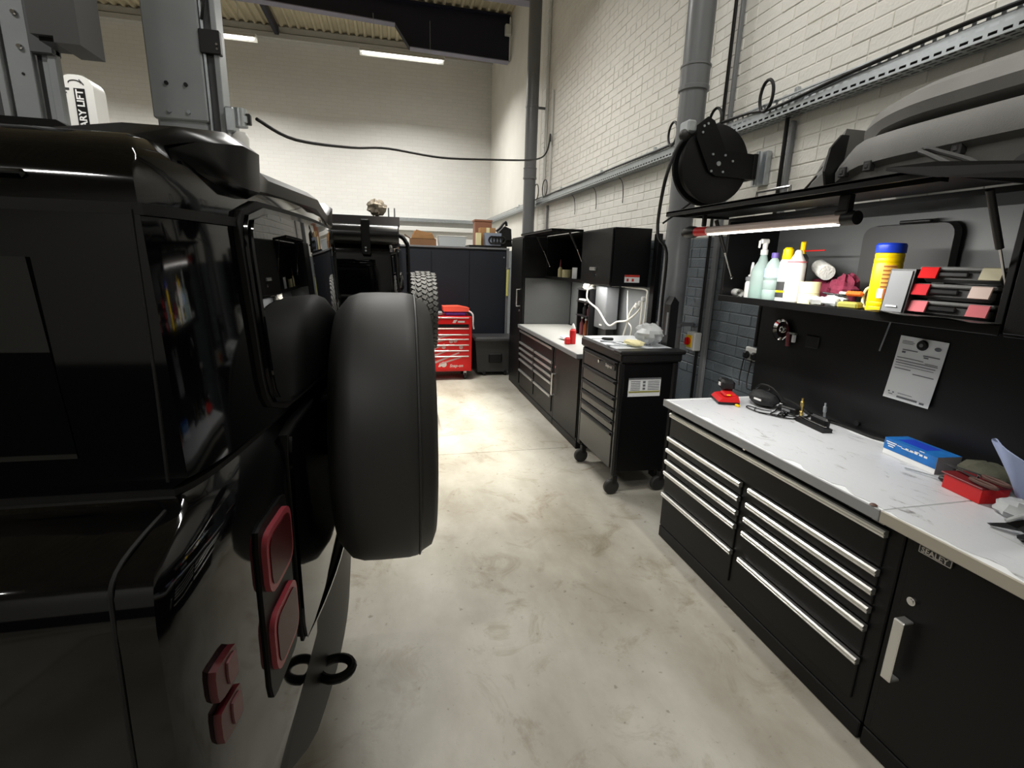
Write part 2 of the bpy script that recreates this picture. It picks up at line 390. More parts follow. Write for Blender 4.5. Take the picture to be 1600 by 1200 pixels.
b2 = thing('roof_beam', 'nearer navy roof beam with pale flange, only its end in view by the tall far pipe', 'beam', (0, 8.9, 5.6))
out(G().bb(-10, 2.3, 8.89, 8.91, 5.69, 6.13), 'web', NAVY, b2, sm=0)
out(G().bb(-10, 2.3, 8.80, 9.0, 5.66, 5.69, .004), 'bottom_flange', LAV, b2, sm=0)
b3 = thing('roof_bracing', 'thin dark steel member running under the roof sheets to the far wall', 'brace', (-2.1, 11.4, 5.9))
out(G().bb(-2.16, -2.08, 10.66, 12.28, 5.98, 6.12), 'bracing_bar', NAVY, b3, sm=0)

# ceiling battens
def batten(x, y, z, label, top, ln):
    t = thing('ceiling_light', label, 'light', (x, y, z), group='ceiling battens')
    out(G().box((x, y, z), (ln+.1, .09, .06), .01), 'lamp_body', PIPEW, t, sm=0)
    out(G().prism([(x-ln*.53, y-.045, z+.0), (x-ln*.53, y-.12, z-.055), (x-ln*.53, y-.118, z-.058), (x-ln*.53, y-.042, z-.005)], (ln*1.06, 0, 0)), 'reflector', PIPEW, t, sm=0)
    out(G().prism([(x-ln*.53, y+.045, z+.0), (x-ln*.53, y+.12, z-.055), (x-ln*.53, y+.118, z-.058), (x-ln*.53, y+.042, z-.005)], (ln*1.06, 0, 0)), 'reflector', PIPEW, t, sm=0)
    out(G().cyl((x-ln/2, y, z-.052), (x+ln/2, y, z-.052), .016, n=10), 'lamp_tube', TUBE, t)
    for s in (-ln*.35, ln*.35): out(G().cyl((x+s, y, z+.03), (x+s, y, top), .004, n=6), 'hanger', STEEL, t)
lb = ['lit fluorescent batten hung below the stepped end of the navy roof beam', 'lit fluorescent batten half hidden behind the grey lift post',
      'lit fluorescent batten furthest along the far row', 'lit fluorescent batten over the middle of the aisle', 'lit fluorescent batten over the second car',
      'unseen batten moved above the nearest bench to brighten the wall', 'unseen batten above the nearest car, strengthened for the lift posts', 'unseen short batten at the back, lighting the wall for reflections']
for (x, y, z, p, n_), l in zip(LAMPS, lb): batten(x, y, z, l, 5.80 if y > 9 else 6.15, n_)

t = thing('ceiling_light', 'unseen lamp added between two deep baffles to light a strip of aisle floor', 'light', (.40, 5.1, 4.9))
out(G().bb(.355, .445, 3.6, 6.6, 4.875, 4.93, .004), 'lamp_body', PIPEW, t, sm=0)
for s_ in (-1, 1): out(G().bb(.40+s_*.046-.002, .40+s_*.046+.002, 3.6, 6.6, 4.60, 4.93), 'baffle', LIFTD, t, sm=0)  # baffles shaped to cut the edge of the lit floor strip
for y in (3.9, 6.3): out(G().cyl((.40, y, 4.93), (.40, y, 6.15), .004, n=6), 'hanger', STEEL, t)

# ================================================================== services on the right wall
def pipe(y, label, zj):
    t = thing('drain_pipe', label, 'pipe', (2.12, y, 0), group='grey downpipes')
    out(G().cyl((2.12, y, .0), (2.12, y, 6.15), .0935, n=28), 'pipe', PIPEG, t)
    out(G().lathe([(.0945, 0), (.105, .004), (.105, .03), (.10, .034), (.10, .15), (.105, .154), (.105, .165), (.0945, .17)], (2.12, y, zj-.17), n=28), 'collar', PIPEG, t)
    for z in (1.2, 3.9): out(G().lathe([(.095, 0), (.099, .002), (.099, .028), (.095, .03)], (2.12, y, z), n=28).bb(2.222, 2.322, y-.02, y+.02, z, z+.03), 'pipe_clip', PIPEG, t)
pipe(3.545, 'fat grey downpipe behind the hose reel, nearer of the two on the brick wall', 3.03)
pipe(7.98, 'slim looking grey downpipe far along the brick wall beside the roof beam', 3.07)

# cable tray of folded perforated steel, with a slot in every cell
tr = thing('cable_tray', 'perforated galvanised cable tray running along the white brick wall', 'cable tray', (2.25, 4, 2.53))
def perforated(u0, u1, v0, v1, P, pitch=.05, sl=.030, sw=.008, rows=2):
    g = G(); n = int((u1-u0)/pitch); rh = (v1-v0)/rows
    for i in range(n):
        a = u0+i*pitch
        for r in range(rows):
            b = v0+r*rh; off = pitch*.5 if r % 2 else 0
            x0, x1, y0, y1 = a+(pitch-sl)/2, a+(pitch+sl)/2, b+(rh-sw)/2, b+(rh+sw)/2
            O = [(a, b), (a+pitch, b), (a+pitch, b+rh), (a, b+rh)]; I = [(x0, y0), (x1, y0), (x1, y1), (x0, y1)]
            g.add([P(*q) for q in O+I], [(0, 1, 5, 4), (1, 2, 6, 5), (2, 3, 7, 6), (3, 0, 4, 7)])
    return g
out(perforated(.6, 12.2, 2.525, 2.615, lambda u, v: (2.225, u, v), rows=3, sl=.032, sw=.011), 'tray_side', STEEL, tr, sm=0)
out(perforated(.6, 12.2, 2.225, 2.316, lambda u, v: (v, u, 2.525), rows=3, sl=.034, sw=.011), 'tray_floor', STEEL, tr, sm=0)
out(G().bb(2.221, 2.232, .6, 12.2, 2.615, 2.622).bb(2.312, 2.322, .6, 12.2, 2.525, 2.622), 'tray_rim', STEEL, tr, sm=0)
for y in (1.4, 2.75, 4.4, 5.6, 7.0, 9.4): out(G().bb(2.23, 2.322, y-.012, y+.012, 2.618, 2.63).bb(2.30, 2.322, y-.012, y+.012, 2.63, 2.68), 'tray_bracket', STEEL, tr, sm=0)
tr2 = thing('cable_tray', 'grey cable tray crossing the far wall behind the boxes', 'cable tray', (0, 12.3, 2.55))
out(G().bb(-9, 2.18, 12.25, 12.39, 2.50, 2.58, .01), 'tray_side', STEEL, tr2, sm=0)
out(G().bb(-9, 2.18, 12.29, 12.39, 2.30, 2.40, .01), 'trunking', PIPEW, tr2, sm=0)
def cable(name, label, pts, r, m=CABLE, cat='cable', group=None, sm=6, n=8, closed=False):
    return out(G().tube(pts, r, n, closed, sm), name, m, None, loc=pts[0], label=label, cat=cat, group=group)
def looped(label, pts, loops):
    g = G().tube(pts, .0095, 8)
    for y, z, ry, rz_ in loops: g.tube([(2.206, y+ry*cos(a), z+rz_*sin(a)) for a in [2*pi*k/16 for k in range(16)]], .0095, 8, True, 2)
    out(g, 'tray_cable', CABLE, None, loc=pts[0], label=label, cat='cable')
looped('black cable tied along the cable tray with a loop above the bumper covers', [(2.21, .7, 2.612), (2.21, 1.3, 2.600), (2.21, 1.8, 2.608), (2.21, 2.3, 2.598), (2.21, 2.62, 2.582), (2.21, 2.85, 2.578), (2.21, 3.0, 2.60), (2.21, 3.2, 2.612), (2.21, 3.42, 2.612)], [(2.875, 2.66, .055, .085)])
looped('black cable along the tray between the two pipes, looped beside the hose reel', [(2.21, 3.66, 2.61), (2.21, 3.9, 2.605), (2.21, 4.2, 2.60), (2.21, 5.0, 2.605), (2.21, 6, 2.60), (2.21, 7.0, 2.605), (2.21, 7.5, 2.60)], [(3.93, 2.68, .065, .085)])
out(G().tube([(2.206, 3.372+.07*cos(a), 2.63+.09*sin(a)) for a in [-.2+3.6*k/12 for k in range(13)]], .0095, 8, sm=2), 'cable_loop', CABLE, None, loc=(2.206, 3.37, 2.63), label='black cable loop on the tray above the hose reel', cat='cable')
out(G().tube([(2.262, .6, 2.552), (2.266, 3, 2.552), (2.262, 8, 2.552), (2.264, 12.2, 2.552)], .016, 8).tube([(2.295, .6, 2.548), (2.292, 5, 2.548), (2.295, 12.2, 2.548)], .014, 8), 'power_cables', CABLE, tr)
for k, y in enumerate((7.45, 7.9)):
    cable('cable_loop', ['nearer thin black cable loop standing on the tray by the far pipe', 'farther thin black cable loop standing on the tray by the far pipe'][k], [(2.208, y+.12*cos(a), 2.715+.115*sin(a)) for a in [-1.6+2*pi*i/14 for i in range(15)]], .007, sm=3, group='cable loops by the far pipe')
cable('hanging_cable', 'long black cable sagging across the hall from the lift to the brick wall', [(-.775, 3.62, 2.455), (-.62, 4.0, 2.43), (-.3, 4.75, 2.55), (.0, 5.35, 2.68), (.55, 5.7, 2.70), (1.2, 6.3, 2.83), (1.8, 6.95, 2.98), (2.1, 7.35, 3.1), (2.24, 7.55, 3.22), (2.275, 7.55, 3.34), (2.28, 7.52, 3.46), (2.28, 7.5, 3.36)], .011)
def conduit(y, z0, z1, label, m=GREYP, w=.024, tex=True, x=2.322):
    return out(G().bb(x-.028, x, y-w/2, y+w/2, z0, z1, .004), 'conduit', m, None, loc=(x, y, z0), label=label, cat='conduit', sm=0)
conduit(3.36, 2.63, 6.1, 'grey conduit rising from the tray beside the fat downpipe')
cable('riser_cable', 'black cable rising up the wall next to the conduit by the fat downpipe', [(2.30, 3.43, 2.63), (2.305, 3.435, 3.4), (2.305, 3.435, 6.1)], .012, sm=3)
conduit(3.33, .3, 2.50, 'grey perforated conduit dropping down the dark brick beside the fat downpipe', w=.05)
cable('drop_cable', 'black cable dropping down the dark brick next to the perforated conduit', [(2.30, 3.42, 2.5), (2.305, 3.42, 1.8), (2.305, 3.42, .6)], .011, sm=3)
conduit(2.74, 1.10, 2.50, 'grey conduit dropping from the tray behind the open cabinet to the socket')
cable('drop_cable', 'black cable dropping from the tray behind the bumper covers', [(2.30, 2.785, 2.55), (2.305, 2.785, 2.2), (2.305, 2.785, 1.16)], .012, sm=3)
conduit(7.56, 2.63, 4.05, 'white conduit rising beside the far downpipe', PIPEW, .03)
conduit(7.85, 2.63, 6.1, 'tall white conduit behind the far downpipe', PIPEW, .05)
conduit(7.60, 1.9, 2.50, 'thin grey conduit dropping below the tray beside the far downpipe', GREYP, .03)
for k, (y, l) in enumerate(((5.0, 'nearest'), (5.7, 'middle'), (6.4, 'farthest'))):
    cable('loose_wire', l+' thin loose wire dangling under the tray between the pipes', [(2.26, y, 2.51), (2.28, y-.04, 2.46), (2.3, y-.03, 2.36), (2.305, y-.02, 2.27)], .004, sm=3, group='wires dangling from the tray')

# rotary isolator and twin socket
t = thing('isolator_switch', 'grey box with a red rotary knob on a yellow plate low on the dark brick', 'switch', (2.322, 3.45, 1.02))
out(G().bb(2.255, 2.322, 3.395, 3.505, 1.02, 1.165, .008), 'switch_box', PIPEW, t)
out(G().bb(2.250, 2.256, 3.425, 3.50, 1.045, 1.14, .002), 'yellow_plate', YELLOW, t)
out(G().cyl((2.25, 3.465, 1.093), (2.235, 3.465, 1.093), .03).box((2.229, 3.465, 1.093), (.02, .016, .056), .004), 'knob', RED, t)
t = thing('socket', 'twin white socket outlet with black plugs on the dark brick beside the black panel', 'socket', (2.322, 2.79, 1.07))
out(G().bb(2.297, 2.322, 2.72, 2.865, 1.065, 1.15, .005), 'socket_plate', PIPEW, t)
for y in (2.755, 2.83):
    p = out(G().box((2.28, y, 1.10), (.035, .045, .05), .012), 'plug', BLACKP, t)
    out(G().tube([(2.268, y, 1.075), (2.262, y+.004, 1.0), (2.25, y-.005, .94), (2.235, y-.03, .90)], .004, 6), 'plug_lead', CABLE, p)
t = thing('wall_strap', 'short perforated steel strap sticking out beside the fat downpipe', 'bracket', (2.30, 3.62, 1.47))
out(perforated(0, .15, 0, .03, lambda u, v: (2.315-.10*u, 3.545+.2*u-0.02, 1.38+v+.35*u), rows=1, sl=.03), 'strap', STEEL, t, sm=0)

# hose reel on its swing bracket
t = thing('hose_reel', 'black hose reel on a swing bracket in front of the grey downpipe', 'hose reel', (2.32, 2.98, 2.27))
cx, cz = 1.955, 2.27
out(G().lathe([(.05, 0), (.20, 0), (.228, .006), (.232, .014), (.226, .020), (.20, .014), (.17, .016), (.16, .03), (.06, .03)], (cx, 2.925, cz), (0, 1, 0), 48), 'flange', BLACKS, t)
out(G().lathe([(.05, 0), (.20, 0), (.226, -.004), (.232, .006), (.228, .014), (.20, .01), (.05, .01)], (cx, 3.035, cz), (0, 1, 0), 48), 'flange', BLACKS, t)
out(G().cyl((cx, 2.945, cz), (cx, 3.035, cz), .16, n=32), 'drum', BLACKP, t)
gh = G()
for k in range(3):
    for j in range(2): gh.lathe([(.165+.018*j, 0), (.175+.018*j, .009), (.183+.018*j, .018), (.175+.018*j, .027), (.165+.018*j, .022)], (cx, 2.948+.028*k, cz), (0, 1, 0), 36)
out(gh, 'coiled_hose', CABLE, t)
arm = [(cx-.165, cz+.205), (cx-.10, cz+.255), (cx-.055, cz+.235), (cx+.045, cz+.075), (cx+.11, cz+.075), (cx+.26, cz+.07), (cx+.26, cz-.075), (cx-.01, cz-.07), (cx-.06, cz-.045), (cx-.165, cz+.135)]
ar = out(G().prism([(x, 2.905, z) for x, z in arm], (0, .012, 0)), 'reel_arm', BLACKM, t, sm=0)
gb = G()
for dx, dz in ((0, .0), (-.045, .05), (.04, .05), (-.045, -.045), (.035, -.045), (.095, .02), (-.125, .2), (-.10, .215), (-.13, .165)): gb.cyl((cx+dx, 2.905, cz+dz), (cx+dx, 2.898, cz+dz), .007 if dx else .014, n=10)
out(gb, 'bolt', STEEL, ar)
out(G().box((cx-.19, 2.97, cz+.20), (.06, .10, .07), .01), 'hose_guide', STEEL, t)
out(G().ball((cx-.215, 2.96, cz+.155), .034), 'hose_stop', RUBBER, t)
out(G().bb(cx+.245, cx+.275, 2.90, 3.04, cz-.075, cz+.075, .004), 'swing_plate', BLACKM, t, sm=0)
out(G().bb(cx+.275, 2.30, 2.955, 2.965, cz-.07, cz-.06).bb(2.285, 2.322, 2.90, 3.02, cz-.10, cz+.10, .004).cyl((2.262, 2.95, cz-.10), (2.262, 2.95, cz+.10), .012), 'wall_bracket', STEEL, t, sm=0)
out(G().tube([(cx-.215, 2.955, cz+.14), (cx-.27, 2.96, cz+.05), (cx-.30, 3.0, cz-.15), (cx-.20, 3.2, cz-.4), (1.95, 3.40, 1.75), (2.0, 3.48, 1.4), (2.0135, 3.50, 1.15), (2.0135, 3.50, .7)], .011, 8), 'hose', CABLE, t)
out(G().tube([(cx-.05, 3.05, cz-.20), (cx-.10, 3.15, cz-.27), (cx-.14, 3.25, cz-.33)], .007, 6), 'feed_pipe', CABLE, t)
# ================================================================== benches
XFR = 1.597
def pull(g, x, y0, y1, z):
    return g.prism([(x, y0, z), (x-.016, y0, z+.001), (x-.022, y0, z-.004), (x-.022, y0, z-.011), (x-.015, y0, z-.013), (x-.021, y0, z-.017), (x-.018, y0, z-.024), (x, y0, z-.024)], (0, y1-y0, 0))
def drawer(t, y0, y1, z0, z1, hm=ALU):
    d = out(G().bb(XFR, XFR+.02, y0, y1, z0, z1, .003), 'drawer', BLACKM, t, sm=0)
    out(pull(G(), XFR+.001, y0-.004, y1+.004, z1+.001), 'handle', hm, d, sm=0)
t = thing('drawer_cabinet', 'wide black drawer cabinet with silver pulls under the nearest scuffed white worktop', 'cabinet', (1.9, 1.84, 0), group='bench drawer cabinets')
out(G().bb(1.605, 2.235, 1.125, 2.56, .075, .843, .004), 'carcass', BLACKM, t, sm=0)
out(G().bb(1.602, 2.235, 1.128, 2.557, .0, .073, .004), 'plinth', BLACKM, t, sm=0)
drawer(t, 1.178, 2.533, .672, .812)
for y0, y1 in ((1.885, 2.533), (1.178, 1.818)):
    for z0, z1 in ((.597, .665), (.524, .591), (.451, .518), (.312, .445), (.130, .306)): drawer(t, y0, y1, z0, z1)
out(G().cyl((1.607, 1.90, .832), (1.592, 1.90, .832), .010), 'lock', CHROME, t)
bp_ = out(G().bb(1.598, 1.606, 1.195, 1.335, .820, .842, .002), 'badge', BLACKP, t, sm=0)
out(G().bb(1.5965, 1.598, 1.195, 1.24, .824, .827).bb(1.5965, 1.598, 1.26, 1.335, .835, .838).bb(1.5965, 1.598, 1.29, 1.335, .829, .832), 'badge_print', SILVERPRINT, bp_, sm=0)
far_unit = copy_tree(t); far_unit.location.y += 3.66
far_unit['label'] = 'wide black drawer cabinet with silver pulls on the far bench beside the tall cupboard'

def cupboard(label, badge):
    t = thing('base_cupboard', label, 'cabinet', (1.9, .76, 0), group='bench cupboards')
    out(G().bb(1.605, 2.235, .405, 1.12, .075, .843, .004), 'carcass', BLACKM, t, sm=0)
    out(G().bb(1.602, 2.235, .408, 1.117, .0, .073, .004), 'plinth', BLACKM, t, sm=0)
    d = out(G().bb(XFR-.002, XFR+.02, .42, 1.092, .10, .832, .004), 'door', BLACKM, t, sm=0)
    out(G().box((1.555, 1.050, .457), (.008, .034, .226), .003).box((1.574, 1.050, .566), (.042, .034, .010), .003).box((1.574, 1.050, .348), (.042, .034, .010), .003), 'handle', ALU, d, sm=0)
    out(G().cyl((1.60, 1.052, .635), (1.586, 1.052, .635), .014).cyl((1.587, 1.052, .635), (1.583, 1.052, .635), .008), 'lock', CHROME, d)
    if badge:
        bd = out(G().bb(1.590, 1.597, .972, 1.068, .805, .831, .002), 'badge', DGREYP, t, sm=0)
        out(G().bb(1.5885, 1.5905, .972, 1.068, .829, .831).bb(1.5885, 1.5905, .972, 1.068, .805, .807).bb(1.5885, 1.5905, .972, .974, .805, .831).bb(1.5885, 1.5905, 1.066, 1.068, .805, .831), 'badge_rim', SILVERPRINT, bd, sm=0)
        text('SEALEY', .0245, (1.589, 1.061, .8095), XF, YF, SILVERPRINT, bd, bold=.0006)
    return t
cupboard('black base cupboard with bar handle and maker badge under the beige edged worktop', True)
f = cupboard('black base cupboard with bar handle on the far bench behind the roll cabinet', False)
f.location.y += 3.66

def worktop(y0, y1, edge, label):
    t = thing('worktop', label, 'worktop', (1.9, (y0+y1)/2, .845), group='bench worktops')
    out(G().bb(1.566, 2.236, y0, y1, .846, .884, .003), 'board', PAPER if edge else GREYP, t, sm=0)
    out(G().bb(1.558, 1.566, y0, y1, .845, .886, .002), 'edge_strip', edge or GREYP, t, sm=0)
    return t
WE1 = mat('grey_edge_strip', (150, 151, 152), .4); WE2 = mat('beige_edge_strip', (176, 170, 156), .4)
t = worktop(1.19, 2.585, WE1, 'long scuffed white worktop with ragged film over the drawer cabinet')
rr = random.Random(5)
def film(t, y0, y1):
    P = []; y = y0
    while y < y1: P.append((1.572+rr.uniform(0, .012)+(.02 if rr.random() < .15 else 0), y, .8845)); y += .035
    P.append((1.575, y1, .8845)); P += [(2.20+rr.uniform(-.03, .02), y1-(y1-y0)*k/12, .8845) for k in range(13)]
    out(G().prism(P, (0, 0, .0012)), 'protective_film', FILM, t, sm=0)
film(t, 1.193, 2.55)
out(G().lathe([(.008, 0), (.013, .002), (.007, .006)], (1.568, 1.222, .886), n=8), 'torn_tape', BROWNG, t)
t = worktop(.40, 1.187, WE2, 'short scuffed white worktop with beige edge over the base cupboard'); film(t, .405, 1.184)
t = worktop(4.06, 6.21, None, 'pale worktop of the far bench under its wall cabinets')
t['group'] = 'bench worktops'
out(G().bb(1.57, 2.23, 4.065, 6.20, .8845, .887), 'protective_film', mat('plain_pale_laminate', (176, 176, 170), .4), t, sm=0)

# black back panels
t = thing('back_panel', 'plain black steel back panel with a paper sheet above the nearest worktop', 'panel', (2.245, 1.56, .887))
out(G().bb(2.238, 2.252, .40, 1.185, .888, 1.466, .003), 'panel', BLACKS, t, sm=0); out(G().bb(2.238, 2.252, 1.19, 2.69, .888, 1.466, .003), 'panel', BLACKS, t, sm=0)
out(G().cyl((2.238, 1.905, .925), (2.222, 1.905, .925), .014), 'grommet', BLACKP, t)
out(G().cyl((2.238, 1.345, .918), (2.216, 1.345, .918), .009).ball((2.214, 1.345, .93), .008, 8, 6), 'fixing', CHROME, t)
out(G().bb(2.228, 2.238, 2.22, 2.31, 1.24, 1.31, .006), 'socket_box', BLACKP, t, sm=0)

# wall cabinets
def wallcab(y0, y1, label, z0=1.47, z1=1.93, group=None, back=BLACKM):
    t = thing('wall_cabinet', label, 'cabinet', (2.08, (y0+y1)/2, z0), group=group)
    out(G().bb(1.90, 2.25, y0, y0+.022, z0, z1, .002), 'side_panel', BLACKM, t, sm=0); out(G().bb(1.90, 2.25, y1-.022, y1, z0, z1, .002), 'side_panel', BLACKM, t, sm=0)
    out(G().bb(1.90, 2.25, y0+.022, y1-.022, z0, z0+.024).bb(1.893, 1.902, y0, y1, z0-.005, z0+.03, .002), 'shelf_floor', BLACKM, t, sm=0)
    out(G().bb(1.90, 2.25, y0+.022, y1-.022, z1-.02, z1), 'top_panel', BLACKM, t, sm=0)
    out(G().bb(2.238, 2.25, y0+.022, y1-.022, z0+.024, z1-.02), 'back_panel', back, t, sm=0)
    return t
def liftdoor(t, y0, y1, z, xo):
    g = G(); D = xo
    g.bb(D, 1.895, y0, y1, z, z+.012, .002).bb(D, D+.012, y0, y1, z-.014, z+.012, .002).bb(D, 1.895, y0, y0+.01, z-.012, z+.006).bb(D, 1.895, y1-.01, y1, z-.012, z+.006).bb(D+.09, D+.12, y0+.05, y1-.05, z-.016, z)
    d = out(g, 'door', BLACKM, t, sm=0)
    return d
CABBACK = mat('grey_cabinet_back', (96, 98, 98), .45)
t = wallcab(1.20, 2.66, 'black wall cabinet with its door swung up and workshop supplies inside', back=CABBACK)
d = liftdoor(t, 1.20, 2.66, 1.936, 1.50)
out(G().tube([(1.545, 1.99, 1.948), (1.545, 1.99, 1.975), (1.545, 1.80, 1.975), (1.545, 1.80, 1.948)], .006, 8, sm=1), 'handle', CHROME, d)
for y, a in ((2.63, (1.80, 1.915)), (1.235, (1.766, 1.905))):
    p0, p1 = Vector((a[0], y, a[1])), Vector((1.945, y, 1.60)); m = p0.lerp(p1, .55)
    s = out(G().cyl(p0, m, .011), 'gas_strut', BLACKP, t)
    out(G().cyl(m, p1, .0045).ball(p1, .010, 8, 6).cyl(p1, p1+Vector((.0, .012 if y > 2 else -.012, 0)), .006), 'strut_rod', CHROME, s)
t = wallcab(.40, 1.185, 'closed black wall cabinet at the near end above the beige edged worktop')
out(G().bb(1.878, 1.893, .405, 1.18, 1.475, 1.925, .003), 'door', BLACKM, t, sm=0)

fc = wallcab(4.20, 4.93, 'closed black wall cabinet with a chrome latch above the far bench', 1.47, 1.975)
d = out(G().bb(1.880, 1.895, 4.205, 4.925, 1.475, 1.965, .003), 'door', BLACKM, fc, sm=0)
out(G().box((1.868, 4.58, 1.615), (.024, .13, .03), .005), 'latch_handle', ALU, d, sm=0); out(G().cyl((1.88, 4.53, 1.56), (1.872, 4.53, 1.56), .015), 'lock', CHROME, d)
lb_ = out(G().bb(2.02, 2.165, 4.198, 4.2, 1.505, 1.572), 'warning_label', PAPER, fc, sm=0)
out(G().bb(2.02, 2.165, 4.1972, 4.198, 1.553, 1.572).bb(2.04, 2.06, 4.1972, 4.198, 1.515, 1.54).bb(2.09, 2.11, 4.1972, 4.198, 1.515, 1.54), 'label_print', mat('label_red', (196, 60, 50), .5), lb_, sm=0)
fo = wallcab(4.95, 6.20, 'black wall cabinet with its door swung up above the far bench', 1.47, 1.975)
d = liftdoor(fo, 4.95, 6.20, 1.98, 1.56)
for y in (4.985, 6.165):
    s = out(G().cyl((1.76, y, 1.96), (1.85, y, 1.80), .011), 'gas_strut', BLACKP, fo); out(G().cyl((1.85, y, 1.80), (1.935, y, 1.62), .005).ball((1.935, y, 1.62), .012, 8, 6), 'strut_rod', CHROME, s)
t = thing('backsplash', 'grey steel backsplash lit from above behind the far bench', 'panel', (2.262, 5.1, .89))
out(G().bb(2.256, 2.268, 4.17, 6.20, .89, 1.465), 'panel', mat('grey_backsplash', (118, 120, 120), .4), t, sm=0)
out(G().bb(1.64, 2.25, 6.212, 6.230, .89, 1.465), 'lit_side_panel', mat('lit_cupboard_side_grey', (84, 85, 85), .45), t, sm=0)  # grey panel put in for the light on the black cupboard side
out(G().bb(2.256, 2.30, 4.09, 4.165, .0, 1.93, .004), 'end_post', BLACKM, t, sm=0)
t = thing('tall_cupboard', 'tall black cupboard with a bar handle at the far end of the bench', 'cabinet', (1.93, 6.55, 0))
out(G().bb(1.61, 2.25, 6.235, 6.86, .0, 1.97, .004), 'carcass', BLACKM, t, sm=0)
d = out(G().bb(1.598, 1.61, 6.25, 6.84, .10, 1.95, .003), 'door', BLACKM, t, sm=0)
out(G().box((1.558, 6.33, 1.21), (.010, .032, .22), .003).box((1.577, 6.33, 1.316), (.042, .032, .012), .003).box((1.577, 6.33, 1.104), (.042, .032, .012), .003), 'handle', ALU, d, sm=0)
out(G().cyl((1.60, 6.32, 1.05), (1.588, 6.32, 1.05), .012), 'lock', CHROME, d)

# inspection lamp under the open door
t = thing('inspection_lamp', 'lit tubular inspection lamp with a red end hung under the raised cabinet door', 'lamp', (1.60, 1.98, 1.835))
out(G().cyl((1.60, 1.575, 1.838), (1.60, 2.40, 1.838), .019, n=18), 'lamp_body', mat('pinkish_lamp_body', (214, 196, 188), .3), t)
out(G().bb(1.588, 1.612, 1.60, 2.385, 1.8155, 1.822, .002), 'light_strip', TUBE, t, sm=0)
out(G().cyl((1.60, 2.40, 1.838), (1.60, 2.50, 1.838), .021, .024, n=18), 'red_end', REDP, t)
out(G().lathe([(.024, 0), (.03, .02), (.034, .07), (.026, .11), (.012, .125)], (1.60, 2.50, 1.838), (0, 1, 0), 16), 'end_knob', BLACKP, t)
out(G().cyl((1.60, 1.52, 1.838), (1.60, 1.575, 1.838), .024, n=18), 'end_cap', BLACKP, t)
out(G().bb(1.585, 1.615, 1.555, 1.60, 1.857, 1.922, .004).bb(1.578, 1.622, 1.55, 1.605, 1.852, 1.866, .004), 'clip', BLACKP, t, sm=0)
out(G().bb(1.59, 1.61, 2.43, 2.45, 1.862, 1.922, .003), 'hook', BLACKP, t, sm=0)
for y0, y1, l in ((4.26, 4.86, 'slim light bar under the closed far wall cabinet'), (5.0, 6.0, 'slim light bar under the open far wall cabinet')):
    t = thing('light_bar', l, 'light', (1.98, (y0+y1)/2, 1.465))
    out(G().bb(1.955, 2.005, y0, y1, 1.4635, 1.469), 'lamp_body', PIPEW, t, sm=0)

# ================================================================== roll cabinet
t = thing('roll_cabinet', 'black roll cabinet on castors with a white label on its side', 'tool cabinet', (1.75, 3.48, 0))
out(G().bb(1.545, 1.955, 3.14, 3.82, .17, 1.0, .006), 'carcass', BLACKM, t, sm=0)
for x in (1.545, 1.955):
    for y in (3.14, 3.82): out(G().bb(x-.022, x+.022, y-.022, y+.022, .15, 1.0, .012), 'corner_post', BLACKP, t, sm=30)
out(G().bb(1.515, 1.985, 3.095, 3.865, 1.0, 1.075, .012), 'top_tray', BLACKP, t, sm=30)
out(G().bb(1.50, 2.0, 3.08, 3.20, 1.055, 1.085, .008), 'tray_lip', BLACKP, t, sm=30)
out(G().bb(1.53, 1.97, 3.205, 3.855, 1.075, 1.08), 'tray_liner', mat('pale_tray_liner', (216, 220, 224), .4), t, sm=0)
for i, (z0, z1) in enumerate(((.865, .99), (.745, .855), (.655, .735), (.567, .645), (.482, .557), (.20, .472))):
    d = out(G().bb(1.520, 1.545, 3.17, 3.79, z0, z1, .004), 'drawer', mat('roll_cab_drawer', (34, 34, 33), .3), t, sm=0)
    out(G().prism([(1.520, 3.175, z1), (1.505, 3.175, z1-.004), (1.503, 3.175, z1-.016), (1.512, 3.175, z1-.02), (1.520, 3.175, z1-.03)], (0, .61, 0)), 'drawer_pull', BLACKP, d, sm=0)
    if i == 0:
        out(G().cyl((1.521, 3.46, .945), (1.505, 3.46, .945), .012), 'lock', CHROME, d)
        bd = out(G().bb(1.512, 1.521, 3.19, 3.36, .925, .962, .004), 'badge', DGREYP, t, sm=0)
        text('Snap-on', .034, (1.5115, 3.345, .932), XF, YF, SILVERPRINT, bd, bold=.0008, shear=.2)
lb_ = out(G().bb(1.605, 1.855, 3.137, 3.141, .748, .882), 'side_label', PAPER, t, sm=0)
pg = G().bb(1.605, 1.855, 3.1355, 3.137, .872, .882)
for k in range(6): pg.bb(1.622, 1.695, 3.1362, 3.137, .795+.012*k, .800+.012*k); pg.bb(1.755, 1.845, 3.1362, 3.137, .795+.012*k, .800+.012*k)
for k in range(3): pg.box((1.725, 3.1362, .805+.024*k), (.02, .001, .016))
out(pg, 'label_print', INK, lb_, sm=0); out(G().bb(1.61, 1.85, 3.1355, 3.137, .777, .788), 'label_band', GREENISH, lb_, sm=0)
for x, y in ((1.56, 3.155), (1.56, 3.78), (1.94, 3.155), (1.94, 3.78)):
    c = out(G().bb(x-.02, x+.02, y-.022, y+.022, .085, .155, .004), 'castor', BLACKP, t, sm=0)
    out(G().lathe([(.02, -.018), (.05, -.018), (.058, -.012), (.058, .012), (.05, .018), (.02, .018)], (x-.018, y, .058), (0, 1, 0), 20), 'castor_wheel', RUBBER, c)
